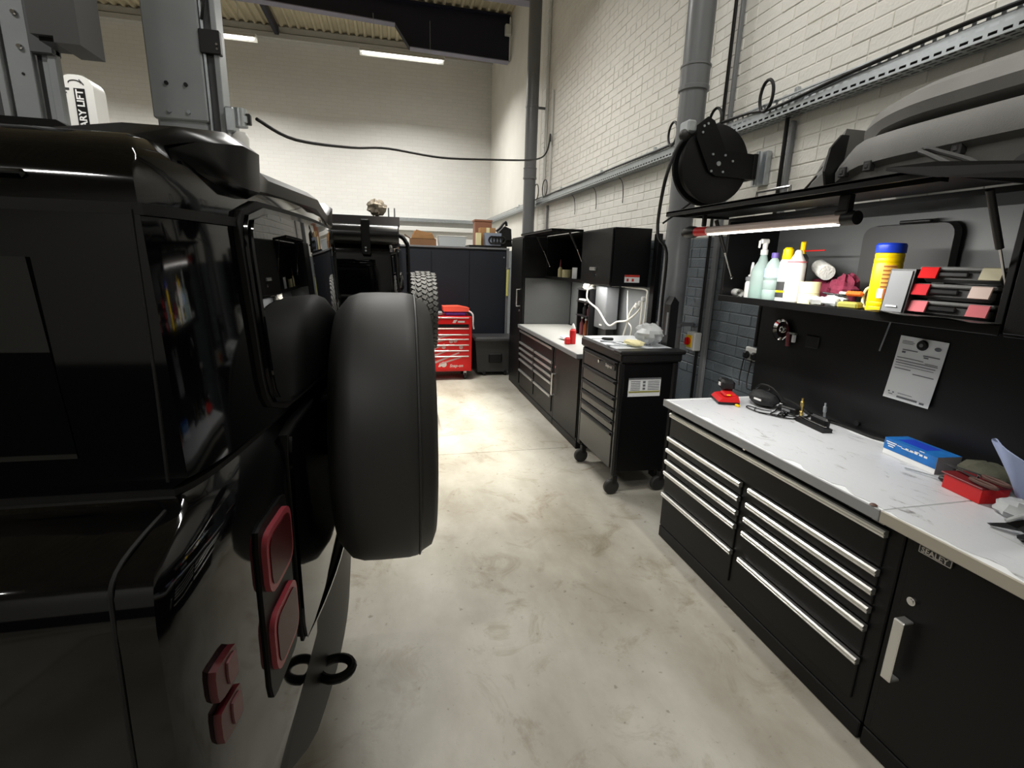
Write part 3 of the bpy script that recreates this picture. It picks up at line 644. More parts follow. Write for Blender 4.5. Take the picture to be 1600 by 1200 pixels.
# ================================================================== supplies inside the open wall cabinet (shelf top at SZ)
SZ = 1.4945
def bottle(name, label, x, y, prof, m, cat='bottle', z=SZ, n=20, rz=0):
    t = thing(name, label, cat, (x, y, z), rz)
    o = out(G().lathe(prof, n=n), 'body', m, t, L=True)
    return t
t = thing('paper_tube', 'short white tube lying on its side at the far end of the shelf', 'tube', (1.965, 2.585, SZ+.022))
out(G().lathe([(.022, -.05), (.022, .05), (.016, .05), (.016, -.05)], axis=(.35, .9, 0), n=16, caps=False), 'tube', PIPEW, t, L=True)
t = bottle('jar', 'short red and white jar with a pale lid near the far end of the shelf', 2.04, 2.52, [(.034, 0), (.038, .006), (.038, .09), (.034, .095)], mat('dull_red_label', (150, 62, 66), .5), 'jar')
out(G().lathe([(.041, .095), (.041, .125), (.036, .13)]), 'lid', CREAM, t, L=True); out(G().lathe([(.0385, .0), (.039, .05), (.0385, .05)], n=20), 'label_wrap', PIPEW, t, L=True)
t = bottle('nozzle_bottle', 'small white bottle with a thin white nozzle beside the spray bottle', 1.97, 2.49, [(.026, 0), (.028, .006), (.028, .08), (.02, .10), (.014, .105)], PIPEW)
out(G().lathe([(.017, .105), (.017, .125), (.009, .13), (.009, .17), (.006, .195)]), 'nozzle', PIPEW, t, L=True); out(G().lathe([(.0285, .095), (.029, .112), (.018, .118)]), 'collar', GREYP, t, L=True)
t = bottle('spray_bottle', 'clear spray bottle with green liquid and a tall white trigger head', 1.975, 2.42, [(.05, 0), (.053, .006), (.053, .14), (.048, .16), (.026, .20), (.016, .235)], CLEAR)
out(G().lathe([(.046, .004), (.049, .01), (.049, .075), (.002, .076)]), 'liquid', GREENL, t, L=True)
out(G().lathe([(.019, .235), (.019, .26), (.013, .265), (.014, .30)]).box((-.006, 0, .305), (.05, .024, .026), .006).box((-.036, 0, .29), (.008, .014, .04), .003), 'trigger_head', PIPEW, t, L=True)
t = bottle('water_bottle', 'clear water bottle with a purple cap and part filled beside the spray bottle', 1.955, 2.31, [(.036, 0), (.041, .01), (.041, .05), (.038, .055), (.041, .06), (.041, .10), (.038, .105), (.041, .11), (.041, .165), (.03, .195), (.015, .215), (.015, .225)], CLEAR)
out(G().lathe([(.033, .004), (.037, .01), (.037, .06), (.002, .061)]), 'liquid', mat('pale_green_water', (150, 205, 190), .1, trans=.5, ior=1.33), t, L=True)
out(G().lathe([(.018, .218), (.018, .242), (.014, .245)]), 'cap', PURPLE, t, L=True); out(G().lathe([(.0415, .118), (.042, .118), (.042, .165), (.0415, .165)]), 'label_wrap', mat('pale_blue_label', (170, 190, 226), .5), t, L=True)
t = bottle('jar', 'small grey jar between the water bottle and the yellow capped can', 2.06, 2.315, [(.032, 0), (.035, .006), (.035, .13), (.03, .14)], mat('smoke_plastic', (126, 134, 134), .2, trans=.3), 'jar')
out(G().lathe([(.037, .135), (.037, .16), (.033, .165)]), 'lid', PIPEW, t, L=True)
t = bottle('aerosol_can', 'white and grey aerosol can with a yellow cap and spout on the shelf', 1.975, 2.245, [(.031, 0), (.033, .004), (.033, .195), (.026, .21)], PIPEW, 'can')
out(G().lathe([(.0335, .02), (.0338, .02), (.0338, .10), (.0335, .10)]), 'grey_band', DGREYP, t, L=True); out(G().lathe([(.034, .045), (.0343, .045), (.0343, .055), (.034, .055)]), 'yellow_stripe', YELLOW, t, L=True)
out(G().lathe([(.024, .21), (.026, .215), (.024, .26), (.015, .27)]), 'cap', YELLOW, t, L=True)
t = bottle('aerosol_can', 'tall can behind the white bottle with a yellow spout and red straw', 2.05, 2.235, [(.031, 0), (.033, .004), (.033, .22), (.02, .24)], DGREYP, 'can')
out(G().tube([(0, 0, .24), (0, 0, .27), (-.005, -.005, .30)], .012, 8), 'spout', YELLOW, t, L=True)
out(G().cyl((0, 0, .255), (.0, -.14, .257), .003, n=6), 'straw', RED, t, L=True)
t = bottle('white_bottle', 'large plain white bottle with a conical top behind the tape roll', 1.965, 2.165, [(.038, 0), (.042, .006), (.042, .18), (.038, .20), (.018, .235), (.016, .25), (.010, .256)], PIPEW)
out(G().lathe([(.0425, .196), (.0428, .198), (.042, .202)]), 'seam_ring', PINK, t, L=True)
t = thing('tape_roll', 'wide roll of cream masking tape standing on the shelf', 'tape', (1.955, 2.05, SZ)); t.scale = (.85, .85, .95)
out(G().lathe([(.052, 0), (.052, .055), (.052, .056), (.052, .112), (.036, .112), (.036, 0)], n=28), 'tape', CREAM, t, L=True)
out(G().lathe([(.0522, .054), (.0526, .056), (.0522, .058)], n=28), 'roll_joint', mat('tape_joint', (200, 188, 140), .6), t, L=True)
t = thing('paper_roll', 'white textured paper roll lying on top of the maroon cloth', 'roll', (2.10, 2.14, SZ+.165))
out(G().lathe([(.012, -.065), (.036, -.065), (.038, -.06), (.038, .06), (.036, .065), (.012, .065)], axis=(.5, 1, .25), n=20), 'roll', mat('quilted_paper', (222, 222, 216), .8, bump=.6, bscale=120), t, L=True)
g = G().ball((0, 0, .062), (.065, .11, .062), 22, 13, .2); out(g, 'maroon_cloth', MAROON, None, L=True, loc=(2.15, 2.15, SZ), label='crumpled maroon cloth under the white paper roll', cat='cloth')
g = G().ball((0, 0, .07), (.05, .065, .075), 22, 13, .2); out(g, 'maroon_cloth', MAROON, None, L=True, loc=(2.07, 1.97, SZ), label='bunched maroon cloth between the tape roll and the yellow tub', cat='cloth')
for i, (x, y, r, l) in enumerate(((1.945, 1.985, (.035, .05, .022), 'crumpled clear bag of screws just in front of the tape roll'), (1.94, 1.90, (.035, .045, .025), 'crumpled clear bag with grey fittings beside the olive packet'))):
    t = thing('parts_bag', l, 'bag', (x, y, SZ)); out(G().ball((0, 0, r[2]), r, 12, 7, .2), 'bag', CLEARBAG, t, L=True)
    out(G().box((0, .01, .012), (.03, .02, .014), .003).box((.008, -.018, .012), (.018, .018, .012), .003).cyl((-.01, -.02, .012), (-.01, .0, .02), .005), 'fittings', STEEL if i else CREAM, t, L=True)
out(G().box((0, 0, .016), (.06, .085, .03), .008), 'olive_packet', GREENISH, None, L=True, loc=(1.95, 1.81, SZ), rz=.3, label='flat olive green packet at the foot of the yellow tub', cat='packet')
t = thing('pliers', 'black handled pliers lying across the clutter by the tape roll', 'pliers', (1.985, 1.90, SZ+.052), .3)
out(G().tube([(0, -.07, .01), (-.01, -.03, .004), (0, .01, 0)], .006, 8), 'handle', BLACKP, t, L=True); out(G().tube([(0, .07+.01, .008), (.01, .04, .003), (0, .01, 0)], .005, 8).box((0, 0, 0), (.02, .02, .01), .003), 'jaw', BLACKP, t, L=True)
t = thing('cutter', 'orange plastic cutter lying beside the maroon cloth', 'knife', (1.99, 1.835, SZ+.065), .4)
out(G().box((0, 0, 0), (.026, .07, .022), .008), 'body', ORANGEP, t, L=True); out(G().box((0, .045, 0), (.018, .03, .012), .003), 'blade_guard', PIPEW, t, L=True)
out(G().ball((0, 0, .03), (.035, .055, .03), 12, 7, .2), 'tissue', PAPER, None, L=True, loc=(2.0, 1.93, SZ), label='scrunched white tissue under the orange cutter', cat='tissue')
t = thing('wire_coil', 'small coil of wire standing against the yellow tub', 'coil', (2.0, 1.775, SZ+.05))
out(G().tube([(.012*cos(a), .035*cos(a), .045*sin(a)) for a in [2*pi*k/16 for k in range(16)]], .006, 6, True, 2), 'coil', CREAM, t, L=True); out(G().tube([(.014+.012*cos(a), .03*cos(a), .04*sin(a)) for a in [2*pi*k/16 for k in range(16)]], .006, 6, True, 2), 'inner_coil', BROWNG, t, L=True)
t = thing('wipes_tub', 'tall yellow wipes tub with a blue lid on the shelf', 'tub', (1.985, 1.70, SZ)); t.scale = (.72, .72, .95)
out(G().lathe([(.066, 0), (.07, .005), (.07, .02), (.068, .024), (.07, .028), (.07, .04), (.068, .044), (.07, .048), (.07, .205), (.068, .209), (.07, .213), (.07, .225), (.068, .229), (.07, .234), (.07, .245), (.064, .25)], n=36), 'body', YELLOW, t, L=True)
out(G().lathe([(.0715, .25), (.073, .253), (.073, .282), (.066, .29)], n=36), 'lid', BLUE, t, L=True)
def wrap(r, a0, a1, z0, z1, n=8): 
    A = [a0+(a1-a0)*k/n for k in range(n+1)]
    return G().loft([[(r*cos(a), r*sin(a), z0), (r*cos(a), r*sin(a), z1), ((r-.002)*cos(a), (r-.002)*sin(a), z1), ((r-.002)*cos(a), (r-.002)*sin(a), z0)] for a in A])
out(wrap(.0712, 3.55, 4.5, .085, .20), 'label_panel', mat('pale_orange_label', (244, 190, 90), .5), t, L=True)
for k in range(6): out(wrap(.0716, 3.6, 4.45, .105+.017*k, .111+.017*k), 'label_line', mat('brown_print', (170, 100, 40), .5), t, L=True)
out(wrap(.0718, 3.45, 3.85, .06, .10), 'label_patch', PAPER, t, L=True); out(wrap(.0716, 3.9, 4.4, .055, .10), 'label_stripe', ORANGEP, t, L=True)
t = thing('desk_speaker', 'small black box with a tilted grey face beside the yellow tub', 'speaker', (1.955, 1.585, SZ), .0)
out(G().prism([(-.045, -.05, 0), (.06, -.05, 0), (.06, -.05, .175), (-.025, -.05, .175)], (0, .10, 0)), 'case', BLACKP, t, L=True, sm=0)
out(G().prism([(-.046, -.042, .012), (-.027, -.042, .168), (-.030, -.042, .168), (-.049, -.042, .012)], (0, .084, 0)), 'grille', GREYP, t, L=True, sm=0)
out(G().prism([(-.0485, -.02, .03), (-.0475, -.02, .036), (-.0505, -.02, .036), (-.0515, -.02, .03)], (0, .045, 0)), 'nameplate', WHITE, t, L=True, sm=0)
t = thing('plastic_cover', 'large rounded dark grey plastic cover leaning at the back of the cabinet', 'cover', (2.2, 1.83, SZ))
P = rrect(-.22, .20, 0, .37, .05)
out(G().loft([[(.0+.02-v*.02, u, v) for u, v in P], [(-.03+.02-v*.02+.0, u*.97, .005+v*.97) for u, v in P]]), 'shell', DGREYP, t, L=True)
out(G().box((-.01, -.04, .375), (.02, .14, .014), .005), 'grip', BLACKP, t, L=True)
def organiser(z, dy, label, hl, hr):
    t = thing('organiser_case', label, 'case', (2.0, 1.405+dy, z), group='organiser cases'); 
    out(G().box((.05, 0, .026), (.20, .27, .046), .012), 'tray', DGREYP, t, L=True); out(G().box((.05, 0, .0525), (.215, .29, .014), .005), 'lid', mat('grey_case_lid', (112, 112, 110), .45, noise=.15, nscale=30), t, L=True)
    out(G().box((-.056, .02, .033), (.012, .10, .018), .004), 'grip', BLACKP, t, L=True)
    for y, m in ((.10, hl), (-.105, hr)): out(G().prism([(-.058, y-.032, .058), (-.064, y-.032, .056), (-.075, y-.032, .018), (-.069, y-.032, .016)], (0, .064, 0)), 'latch', m, t, L=True, sm=0)
organiser(SZ+.002, 0, 'bottom organiser case of the stack, with pink latches', PINK, PINK)
organiser(SZ+.064, .005, 'middle organiser case of the stack, with one red and one pale latch', mat('faded_red_latch', (190, 40, 48), .7, spec=.15), mat('beige_latch', (196, 170, 158), .45))
organiser(SZ+.126, -.015, 'top organiser case of the stack, with a bright red latch', LATCHR, mat('olive_beige_latch', (176, 168, 136), .45))
gs_ = G(); n = 14; R1 = []
for k in range(n+1):
    y = 1.64-.44*k/n; R1.append([(1.845+.01*sin(k*1.3)+.001*k, y, 1.5045+.004*sin(k*.9)), (1.93, y, 1.5015), (1.93, y, 1.5035), (1.845+.01*sin(k*1.3)+.001*k, y, 1.5065+.004*sin(k*.9))])
out(gs_.loft(R1), 'black_sheet', mat('dark_sheet', (70, 70, 68), .35), None, loc=(1.93, 1.4, 1.502), label='dark sheet of film hanging over the shelf edge below the organiser cases', cat='sheet', sm=60)

# ================================================================== on the back panel
t = thing('paper_notice', 'white printed sheet held by a round black magnet on the black panel', 'paper', (2.236, 1.67, 1.24))
o0 = Vector((2.2365, 1.782, 1.382)); ex = Vector((0, -.208, -.004)); ez = Vector((0, .018, -.288)); 
def pq(u, v, d=0): return o0+ex*u+ez*v+Vector((-.004-.010*v*v-d, 0, 0))
g = G(); NV = 8
g.loft([[pq(0, k/NV), pq(1, k/NV), pq(1, k/NV)+Vector((.0008, 0, 0)), pq(0, k/NV)+Vector((.0008, 0, 0))] for k in range(NV+1)])
out(g, 'sheet', PAPER, t, sm=60)
g = G()
def ln(u0, u1, v, h=.010): g.add([pq(u0, v, .0008), pq(u1, v+.0, .0008), pq(u1, v+h, .0008), pq(u0, v+h, .0008)], [(0, 1, 2, 3)])
for u0, u1, v, h in ((.07, .30, .07, .008), (.07, .34, .09, .008), (.07, .32, .11, .008), (.12, .45, .20, .016), (.12, .2, .23, .03), (.58, .92, .24, .016), (.6, .7, .265, .02), (.05, .62, .33, .012), (.66, .92, .355, .010), (.04, .93, .375, .012), (.05, .9, .415, .012), (.05, .88, .455, .008), (.06, .42, .50, .014), (.48, .92, .545, .014), (.08, .12, .88, .02), (.18, .22, .885, .02), (.3, .62, .885, .008), (.1, .2, .92, .012), (.3, .75, .93, .03), (.8, .9, .94, .03)): ln(u0, u1, v, h)
for k in range(14):
    a0, a1 = 2*pi*k/14, 2*pi*(k+1)/14; c = (.83, .12)
    g.add([pq(*c, .0008), pq(c[0]+.07*cos(a0), c[1]+.03*sin(a0), .0008), pq(c[0]+.07*cos(a1), c[1]+.03*sin(a1), .0008)], [(0, 1, 2)])
out(g, 'printed_lines', INK, t, sm=0, kind='stuff')
t = thing('magnet', 'round black magnet with a pale centre holding up the printed sheet', 'magnet', (2.23, 1.675, 1.352))
out(G().lathe([(.022, 0), (.023, .004), (.02, .012), (.01, .012)], (2.2315, 1.675, 1.352), (-1, 0, 0), 20), 'ring', BLACKP, t); out(G().cyl((2.2315, 1.675, 1.352), (2.2185, 1.675, 1.352), .008), 'centre', GREYP, t)
t = thing('rod', 'thin steel rod hanging on the black panel beside the printed sheet', 'rod', (2.23, 1.83, 1.40))
out(G().cyl((2.230, 1.838, 1.455), (2.228, 1.866, 1.295), .0035, n=8), 'shaft', STEEL, t); out(G().ball((2.23, 1.837, 1.458), .006, 8, 6), 'tip', CHROME, t)
t = thing('magnetic_dish', 'round chrome dish stuck on the black panel near the socket', 'dish', (2.237, 2.49, 1.312))
out(G().lathe([(.05, 0), (.064, .016), (.066, .02), (.062, .02), (.047, .006), (.02, .006), (.017, .016), (.01, .018)], (2.2375, 2.49, 1.312), (-1, 0, 0), 28), 'dish', CHROME, t)
t = thing('small_tool', 'small tool with a red grip hanging beside the chrome dish', 'tool', (2.225, 2.42, 1.26))
out(G().cyl((2.222, 2.43, 1.30), (2.222, 2.425, 1.225), .011), 'grip', MAROONP, t); out(G().box((2.222, 2.385, 1.275), (.02, .018, .045), .004), 'head', PAPER, t); out(G().bb(2.218, 2.237, 2.38, 2.435, 1.296, 1.306), 'hanger', STEEL, t)

# ================================================================== on the nearest worktop
WZ = .8865
t = thing('battery_charger', 'red battery charger with a black battery at the far end of the worktop', 'charger', (1.905, 2.49, WZ), -.35)
out(G().box((0, 0, .008), (.12, .17, .016), .004), 'base', BLACKP, t, L=True)
out(G().prism([(-.06, -.085, .016), (.06, -.085, .016), (.05, -.075, .05), (-.04, -.08, .034)], (0, .165, 0)).box((.012, -.01, .048), (.07, .10, .02), .008), 'housing', REDP, t, L=True, sm=25)
out(G().box((-.0, -.055, .052), (.022, .022, .006), .002), 'label', YELLOW, t, L=True)
b = out(G().box((.02, .055, .088), (.075, .075, .062), .014).box((.01, .095, .10), (.06, .05, .045), .012), 'battery', BLACKP, t, L=True); out(G().box((-.02, .075, .09), (.004, .03, .018)), 'battery_mark', WHITE, b, L=True, sm=0)
out(G().box((0, 0, .006), (.016, .03, .012), .003), 'yellow_plug', YELLOW, None, L=True, loc=(1.905, 2.375, WZ), label='small yellow plug on the worktop in front of the red charger', cat='plug')
t = thing('tool_pouch', 'black zipped tool pouch with cables lying against the panel on the worktop', 'pouch', (2.07, 2.37, WZ))
out(G().ball((0, 0, .046), (.065, .10, .045), 20, 11, .07), 'pouch', mat('black_nylon', (30, 31, 32), .6, bump=.3, bscale=120), t, L=True)
out(G().box((-.068, -.03, .05), (.004, .055, .010)), 'tag', WHITE, t, L=True, sm=0); out(G().tube([(.02, .1, .08), (0, .03, .12), (.0, -.06, .118), (.03, -.12, .06)], .006, 8), 'strap', CABLE, t, L=True)
t = thing('power_adapter', 'flat black power adapter lying among the leads by the tool pouch', 'adapter', (2.13, 2.23, WZ), .2)
out(G().box((0, 0, .018), (.07, .11, .035), .006), 'case', BLACKP, t, L=True); out(G().box((-.036, 0, .018), (.002, .05, .012)), 'rating_label', GREYP, t, L=True, sm=0)
for i_, (pts_, l_) in enumerate((([(2.085, 2.27, .90), (2.04, 2.24, .893), (1.98, 2.20, .892), (2.0, 2.13, .892), (2.07, 2.10, .892), (2.09, 2.16, .893), (2.05, 2.20, .896), (1.99, 2.16, .898)], 'tangled thin lead looped in front of the power adapter'), ([(2.16, 2.45, .90), (2.19, 2.36, .93), (2.205, 2.27, .92), (2.19, 2.16, .895), (2.12, 2.12, .892), (2.05, 2.11, .892)], 'thick lead running from behind the pouch past the power adapter'), ([(1.99, 2.33, .892), (1.94, 2.27, .891), (1.96, 2.19, .891), (2.03, 2.16, .891), (2.06, 2.22, .892)], 'wide loop of thin lead on the white film before the pouch'))):
    cable('loose_lead', l_, pts_, (.0035, .005, .0025)[i_])
cable('charger_lead', 'black lead curling from the tool pouch across the worktop', [(2.02, 2.24, .895), (1.99, 2.28, .893), (1.97, 2.36, .892), (1.94, 2.34, .892), (1.94, 2.25, .892), (2.0, 2.18, .893), (2.1, 2.13, .893), (2.16, 2.12, .893)], .003)
cable('socket_lead', 'black lead dropping from the nearer plug to the tool pouch', [(2.24, 2.725, .893), (2.2, 2.56, .91), (2.17, 2.45, .96), (2.12, 2.40, .99)], .0035)
cable('test_lead', 'thick dark lead lying along the foot of the black panel', [(2.20, 2.2, .896), (2.19, 2.1, .894), (2.21, 1.95, .894), (2.205, 1.80, .894), (2.22, 1.74, .894), (2.2, 1.68, .893)], .007)
for i, (x, y, l, m, tilt) in enumerate(((2.14, 2.16, 'brass air fitting leaning up beside the tool pouch', BRASS, (-.25, -.18, 1)), (2.15, 2.02, 'short steel air fitting standing up by the dark pry tool', STEEL, (.0, .10, 1)))):
    t = thing('air_fitting', l, 'fitting', (x, y, WZ)); a = Vector(tilt).normalized()
    out(G().lathe([(.008, 0), (.010, .004), (.010, .03), (.006, .034), (.006, .06), (.009, .064), (.009, .09), (.005, .094), (.005, .11)], axis=a, n=10), 'body', m, t, L=True); out(G().lathe([(.014, 0), (.014, .006)], n=8), 'nut', STEEL, t, L=True)
for i, (x, y, l) in enumerate(((2.03, 2.17, 'chrome socket lying on the worktop by the tool pouch'), (2.07, 2.20, 'second chrome socket lying behind the first one by the pouch'))):
    t = thing('loose_socket', l, 'socket', (x, y, WZ+.011)); out(G().lathe([(.011, -.02), (.011, .02), (.007, .02), (.007, -.02)], axis=(.4, 1, 0), n=10, caps=False), 'sleeve', CHROME, t, L=True)
t = thing('air_blow_gun', 'dark tool with a pale edge lying near the panel on the worktop', 'tool', (2.06, 1.99, WZ), -.12)
out(G().prism([(-.03, -.10, 0), (.02, -.10, 0), (.022, -.10, .018), (-.025, -.10, .024)], (0, .20, 0)), 'body', BLACKP, t, L=True, sm=0); out(G().box((-.012, .0, .028), (.012, .19, .005), .002), 'metal_edge', CHROME, t, L=True); out(G().box((.03, .0, .03), (.03, .12, .05), .01), 'grip', BLACKP, t, L=True)
t = thing('glove_box', 'blue and white cardboard box of gloves lying against the black panel', 'box', (2.125, 1.51, WZ), 0)
Lm = Matrix.Rotation(-.10, 4, 'Z')
def gbx(x0, x1, y0, y1, z0, z1): 
    g = G(); g.box(((x0+x1)/2, (y0+y1)/2, (z0+z1)/2), (x1-x0, y1-y0, z1-z0), 0, Lm); return g
out(gbx(-.055, .055, -.12, .12, 0, .07), 'carton', WHITE, t, L=True, sm=0); out(gbx(-.0558, -.055, -.12, .12, .022, .07), 'blue_side', GLOVEB, t, L=True, sm=0); out(gbx(-.0558, .0555, -.12, .12, .07, .0708), 'blue_top', GLOVEB, t, L=True, sm=0)
out(gbx(-.054, .054, -.1208, -.12, 0, .07), 'grey_end', GREYCARD, t, L=True, sm=0); out(gbx(-.03, .04, -.05, .08, .0708, .0714), 'dark_patch', GLOVED, t, L=True, sm=0)
g = G()
for k in range(5): g.box((-.0562, .01-.021*k, .053), (.0008, .014, .008), 0, Lm)
for k in range(3): g.box((-.0562, .085, .057-.009*k), (.0008, .05-.012*k, .004), 0, Lm)
for k in range(6): g.box((-.0562, .045-.02*k, .055-.006*k+.0035*k*k/2), (.0008, .022, .0025), 0, Lm)
out(g, 'white_print', WHITE, t, L=True, sm=0)
t = thing('screwdriver', 'black screwdriver lying in front of the glove box', 'screwdriver', (2.02, 1.36, WZ+.011), 0)
out(G().lathe([(.006, 0), (.011, .01), (.010, .05), (.012, .09), (.008, .10)], (0, -.01, 0), (.25, -1, 0), 10), 'grip', BLACKP, t, L=True); out(G().cyl((0, -.01, 0), (-.028, .10, -.006), .0028, n=8), 'blade', STEEL, t, L=True)
t = thing('red_bin', 'small red plastic bin holding brown handled scissors by the paper towel', 'bin', (2.01, 1.225, WZ), -.15)
out(G().prism([(-.05, -.07, 0), (.05, -.07, 0), (.055, -.075, .055), (-.055, -.075, .055)], (0, .14, 0)), 'bin_body', REDP, t, L=True, sm=0); out(G().box((0, 0, .057), (.118, .156, .006), .002), 'rim', mat('dark_red_plastic', (110, 24, 28), .5), t, L=True)
t = thing('scissors', 'worn brown handled scissors lying on the small red bin', 'scissors', (2.0, 1.215, WZ+.068), -.15)
for s in (-1, 1):
    out(G().tube([(s*.022+.012*cos(a)-.005, -.045+.045*sin(a), .006+.004*s) for a in [2*pi*k/14 for k in range(14)]], .006, 6, True, 2), 'finger_loop', BROWNG, t, L=True)
    out(G().prism([(s*.012, 0, .004+.004*s), (s*.012+.012, 0, .004+.004*s), (-s*.01, .13, .004+.004*s)], (0, 0, .003)), 'blade', DGREYP, t, L=True, sm=0)
out(G().cyl((.004, .0, 0), (.004, 0, .014), .006, n=8), 'pivot', CHROME, t, L=True)
g = G().ball((0, 0, .05), (.07, .10, .04), 14, 8, .15); out(g, 'olive_rag', mat('olive_rag_cloth', (84, 84, 70), .9, bump=.4), None, L=True, loc=(2.14, 1.27, WZ), label='dull olive rag behind the small red bin', cat='rag')
# folded blue-white paper towel cone
t = thing('paper_towel', 'blue white paper towel folded into a cone at the near end of the worktop', 'paper', (2.06, 1.10, WZ))
A = [pi*.42+2.2*k/14 for k in range(15)]
rg = [[(.01*cos(a)+.0, .01*sin(a), .004) for a in A], [(.05*cos(a)*(1+.1*sin(5*a)), .06*sin(a)+.0, .10) for a in A], [(.10*cos(a)*(1+.12*sin(5*a)), .13*sin(a), .165+.06*sin((a-A[0])/2.2*pi)) for a in A]]
ri = [[(p[0]*.97+.002, p[1]*.97, p[2]+.001) for p in r] for r in rg]
g = G()
for r0, r1 in ((rg, ri),):
    full = [r0[i]+list(reversed(r1[i])) for i in range(3)]; g.loft(full)
out(g, 'paper', PAPERB, t, L=True, sm=60)
out(G().loft([[(.03, -.14, 0), (.07, .05, 0), (.072, .05, 0), (.034, -.14, 0)], [(-.05, -.16, .12), (.02, .02, .14), (.022, .02, .14), (-.046, -.16, .12)], [(.02, -.20, .20), (.09, -.01, .19), (.092, -.01, .19), (.024, -.20, .20)]]), 'folded_flap', PAPERB, t, L=True, sm=60)
t = thing('clear_bag', 'crumpled clear plastic bag lying between the red bin and the dark bracket', 'bag', (1.975, 1.07, WZ)); out(G().ball((0, 0, .025), (.06, .06, .03), 14, 8, .18), 'bag', CLEARBAG, t, L=True)
t = thing('bracket_cover', 'dark plastic trim piece with clip fingers at the near end of the worktop', 'trim', (1.86, .93, WZ), 0)
out(G().prism([(-.06, .11, .012), (-.045, .075, .03), (.06, .04, .06), (.10, -.12, .07), (-.05, -.20, .07), (-.09, -.10, .04), (-.065, -.02, .02), (-.075, .02, .012), (-.062, .03, .014), (-.045, .02, .024), (-.03, .05, .022)], (.02, 0, -.012)), 'shell', BLACKP, t, L=True, sm=0)
out(G().prism([(-.08, -.12, 0), (.08, -.12, 0), (.08, -.18, .06), (-.05, -.18, .06)], (0, -.02, 0)), 'foot', BLACKP, t, L=True, sm=0)
out(G().tube([(-.04, .076, .036), (.03, .055, .062), (.09, .0, .075)], .006, 6), 'bright_edge', CLEARBAG, t, L=True)

# ================================================================== on the roll cabinet
t = thing('plastic_bag', 'bunched clear plastic bag on top of the black roll cabinet', 'bag', (1.85, 3.36, 1.10)); out(G().ball((0, 0, .065), (.10, .11, .075), 18, 11, .16), 'bag', CLEARBAG, t, L=True, sm=20)
out(G().ball((.0, .0, .04), (.06, .07, .04), 12, 7, .1), 'contents', GREYP, t, L=True)
ht = [(1.62, 3.50, 'silver spanner lying furthest along the roll cabinet top', .9), (1.66, 3.40, 'silver spanner lying in the middle of the roll cabinet top', .4), (1.60, 3.33, 'silver spanner lying nearest on the roll cabinet top', 1.3)]
for x, y, l, a in ht:
    t = thing('spanner', l, 'spanner', (x, y, 1.087), a, 'spanners on the roll cabinet')
    out(G().box((0, 0, 0), (.014, .13, .007), .003), 'shank', STEEL, t, L=True); out(G().lathe([(.008, -.004), (.016, -.004), (.016, .004), (.008, .004)], (0, .075, 0), n=12), 'ring_end', STEEL, t, L=True)
    out(G().prism([(-.014, -.06, -.004), (-.016, -.09, -.004), (-.007, -.09, -.004), (-.006, -.077, -.004), (.006, -.077, -.004), (.007, -.09, -.004), (.016, -.09, -.004), (.014, -.06, -.004)], (0, 0, .008)), 'open_end', STEEL, t, L=True, sm=0)
t = thing('screwdriver', 'black handled screwdriver on the roll cabinet top', 'screwdriver', (1.58, 3.60, 1.094)); out(G().lathe([(.007, 0), (.013, .01), (.012, .08), (.007, .09)], axis=(1, -.4, 0), n=10), 'grip', BLACKP, t, L=True); out(G().cyl((0, 0, 0), (-.07, .03, -.004), .003, n=6), 'blade', STEEL, t, L=True)
t = thing('pale_gloves', 'pair of pale work gloves on the roll cabinet top beside the bag', 'gloves', (1.70, 3.29, 1.090), .4); out(G().ball((0, 0, .02), (.05, .09, .022), 12, 8, .12), 'glove', CREAM, t, L=True); out(G().ball((.03, .05, .028), (.035, .06, .02), 10, 7, .15), 'glove', PAPER, t, L=True)
t = thing('upright_case', 'black upright case with a sloping top behind the roll cabinet', 'case', (2.04, 3.40, 0))
out(G().prism([(2.006, 3.36, .0), (2.004, 3.36, 1.38), (2.03, 3.36, 1.44), (2.07, 3.36, 1.40), (2.075, 3.36, .0)], (0, .085, 0)), 'shell', BLACKP, t, sm=0); out(G().bb(2.001, 2.012, 3.375, 3.40, 1.15, 1.32, .003), 'grey_strip', GREYP, t, sm=0)

# ================================================================== on the far bench
t = thing('tool_tidy', 'black shelf tidy full of odd bottles against the far backsplash', 'organiser', (2.12, 5.1, .888))
out(G().bb(2.02, 2.20, 4.98, 5.0, .888, 1.40).bb(2.02, 2.20, 5.32, 5.34, .888, 1.40).bb(2.185, 2.20, 5.0, 5.32, .888, 1.40), 'frame', BLACKP, t, sm=0)
for z in (1.10, 1.25, 1.38): out(G().bb(2.0, 2.185, 5.0, 5.32, z, z+.012), 'shelf', BLACKP, t, sm=0)
it = [(2.06, 5.08, 1.112, .022, .10, MAROONP, 'dull maroon bottle on the lowest shelf of the tidy'), (2.06, 5.20, 1.112, .024, .11, DGREYP, 'dark bottle beside the maroon one on the tidy'),
      (2.05, 5.12, .888, .026, .17, mat('amber_plastic', (130, 70, 40), .3), 'amber bottle at the foot of the tidy'), (2.05, 5.24, .888, .024, .18, MAROONP, 'maroon bottle at the foot of the tidy')]
for x, y, z, r, h, m, l in it:
    t = thing('bottle', l, 'bottle', (x, y, z), group='bottles in the tidy'); out(G().lathe([(r, 0), (r, h*.7), (r*.45, h*.85), (r*.45, h)], n=12), 'body', m, t, L=True); out(G().lathe([(r*.5, h), (r*.5, h*1.12)], n=10), 'cap', PIPEW, t, L=True)
out(G().box((0, 0, .012), (.09, .16, .022), .008), 'white_pad', PIPEW, None, L=True, loc=(2.05, 5.19, 1.263), label='white pad lying on the middle shelf of the tidy', cat='pad')
t = thing('rope_coil', 'bundle of cream rope heaped on top of the tidy', 'rope', (2.08, 5.16, 1.394))
